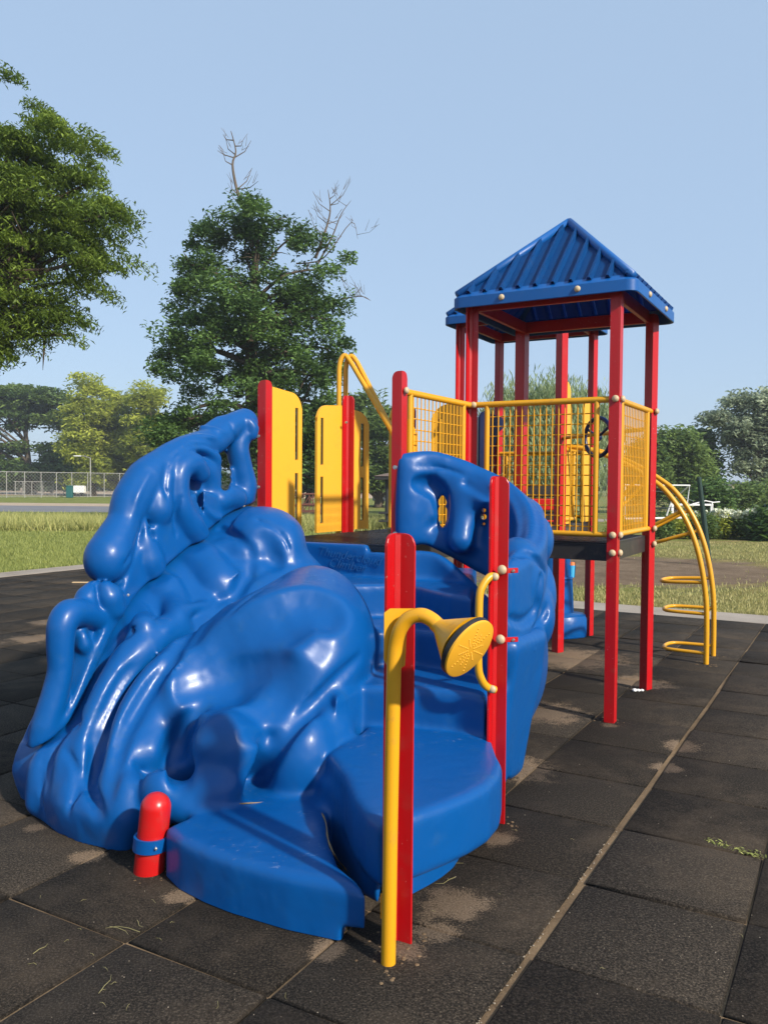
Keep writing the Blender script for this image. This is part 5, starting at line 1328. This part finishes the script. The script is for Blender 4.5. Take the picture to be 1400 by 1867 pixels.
# brown boards and far building
c = W(1358, 890, 58); root = empty('board_fence', (c.x, c.y, 0), 'tall brown board screen with pale posts at the right', 'fence'); bm = bmesh.new(); add_box(bm, (c.x, c.y, .95), (1.45, .06, 1.75)); bm_obj('boards', bm, brownm, root)
for dx in (-.05, .35, .78): bm = bmesh.new(); add_box(bm, (c.x + dx, c.y - .06, .9), (.05, .05, 1.8)); bm_obj('fence_post', bm, galv, root)
c = W(1338, 890, 105); root = empty('store_building', (c.x, c.y, 0), 'flat beige building with a red stripe far off at the right', 'building'); bm = bmesh.new(); add_box(bm, (c.x + .8, c.y, .9), (4.2, 5, 1.9)); bm_obj('wall', bm, beige, root); bm = bmesh.new(); add_box(bm, (c.x + .8, c.y - 2.53, .35), (4.2, .05, .16)); bm_obj('stripe', bm, redp, root)

# ------------------------------------------------------------------ small things on the ground
rng = random.Random(4); bm = bmesh.new(); Vv = []
def litter_at(px, py): p = Gz(px, py, .004); return p
def curl(p, ln, r, mat_i=0, seg=4):
    a = rng.uniform(0, 6.28); d = Vector((math.cos(a), math.sin(a), 0)); n_ = Vector((-d.y, d.x, 0)); b_ = rng.uniform(-.3, .3)
    add_tube(bm, [p, p + d * ln * .35 + n_ * ln * b_ * .5 + Vector((0, 0, .004)), p + d * ln * .7 + n_ * ln * b_, p + d * ln + n_ * ln * b_ * .6], [r, r, r * .8, r * .4], seg)
for _ in range(16): curl(litter_at(rng.uniform(20, 560), rng.uniform(1620, 1850)), rng.uniform(.012, .04), .0007)
for _ in range(9): curl(litter_at(rng.uniform(760, 1390), rng.uniform(1480, 1850)), rng.uniform(.01, .03), .0007)
for (px, py, ln) in ((200, 1690, .10), (255, 1700, .13), (180, 1812, .10), (60, 1740, .07), (250, 1678, .06), (800, 1585, .12), (830, 1600, .10)): curl(litter_at(px, py), ln, .0011)
straw = simple('dry_straw', (.26, .23, .10), .8); fresh = simple('pale_green_leaflet', (.30, .32, .10), .7); pebble = simple('pale_grit', (.30, .25, .19), .8)
tag(bm_obj('straw_litter', bm, straw), 'scattered curls of dry straw and flower stalks on the rubber tiles', 'litter', kind='stuff')
bm = bmesh.new()
for _ in range(170):
    p = litter_at(rng.uniform(10, 1390), rng.uniform(1350, 1860)); r = rng.uniform(.0008, .0024); add_ball(bm, p + Vector((0, 0, r * .3)), r, 6, .7)
for _ in range(90):
    t = rng.random(); p = Gz(870 + 255 * t + rng.uniform(-6, 6), 1867 - 357 * t, -.004); add_ball(bm, p, rng.uniform(.0015, .004), 6, .6)
tag(bm_obj('grit', bm, pebble), 'pale grit grains on the tiles and along the wide joint', 'grit', kind='stuff')
# weed at the right tile joint
wr = Gz(1345, 1548); V, F = [], []; r2 = np.random.default_rng(9); C = np.array([list(Gz(1290 + 105 * t + r2.normal() * 4, 1532 + 32 * t + r2.normal() * 3, .006)) for t in r2.uniform(0, 1, 110)]); V, F = leaf_quads(C, .024, .20, -.1, r2, .8)
tag(np_obj('weed', V, F, G_short, tone=r2.uniform(.4, 1, len(F))), 'thin creeping weed growing in a tile joint at the right', 'weed')
c = Gz(1162, 1262, .0); bm = bmesh.new()
for k in range(5): add_ball(bm, c + Vector((rng.uniform(-.03, .04), rng.uniform(-.02, .02), .012)), rng.uniform(.012, .022), 8, .6)
one('paper_scrap', bm, white, 'crumpled pale paper scrap by the foot of the red tower post', 'paper scrap', smooth=False)
a = Gz(132, 1062, .008); b = Gz(184, 1062, .008); bm = bmesh.new(); add_box(bm, (a + b) / 2, ((b - a).length, .05, .018), ((b - a).normalized(), Vector((0, 1, 0)), Vector((0, 0, 1))), .003); one('wooden_stick', bm, simple('bare_wood', (.5, .36, .2)), 'flat pale wooden stick lying on the rubber at the left', 'stick')
c = pc2 + Vector((.215, -.05, .61)); bm = bmesh.new(); add_tube(bm, [c, c + Vector((0, 0, .13))], [.035, .042], 14); cup = empty('drinks_cup', c, 'light blue cup with orange top left on the far blue step', 'cup'); bm_obj('cup_body', bm, simple('light_blue_plastic', (.05, .42, .75)), cup)
bm = bmesh.new(); add_tube(bm, [c + Vector((0, 0, .131)), c + Vector((0, 0, .165))], [.044, .036], 14); bm_obj('lid', bm, simple('orange_plastic', (.75, .2, .05)), cup)

# loose dirt gathered round the feet of the posts
bm = bmesh.new(); r3 = random.Random(12)
for q_ in (B1, B2, P(0, 0), P(1, 0), P(2, 1), P(3, 1), F1, F1 + u_ * .42, bc, tb):
    for k in range(26):
        a_ = r3.uniform(0, 6.28); rr_ = r3.uniform(.045, .12); add_ball(bm, Vector((q_.x + math.cos(a_) * rr_, q_.y + math.sin(a_) * rr_, .001)), r3.uniform(.002, .009), 6, .35)
tag(bm_obj('loose_dirt', bm, M['sand'], None, True), 'loose dirt crumbs gathered round the feet of the posts', 'dirt', kind='stuff')
# ------------------------------------------------------------------ haze
bm = bmesh.new(); add_box(bm, (0, 700, 7.5), (2400, 1600, 17.4))
hz_m = bpy.data.materials.new('haze'); hz_m.use_nodes = True; ht = hz_m.node_tree; ht.nodes.remove(ht.nodes['Principled BSDF'])
pv = ht.nodes.new('ShaderNodeVolumePrincipled'); pv.inputs['Color'].default_value = (.86, .92, 1, 1); pv.inputs['Density'].default_value = .0008; pv.inputs['Anisotropy'].default_value = .2
ht.links.new(pv.outputs[0], ht.nodes['Material Output'].inputs['Volume'])
tag(bm_obj('haze', bm, hz_m), 'pale summer haze over the park', 'haze', kind='stuff')
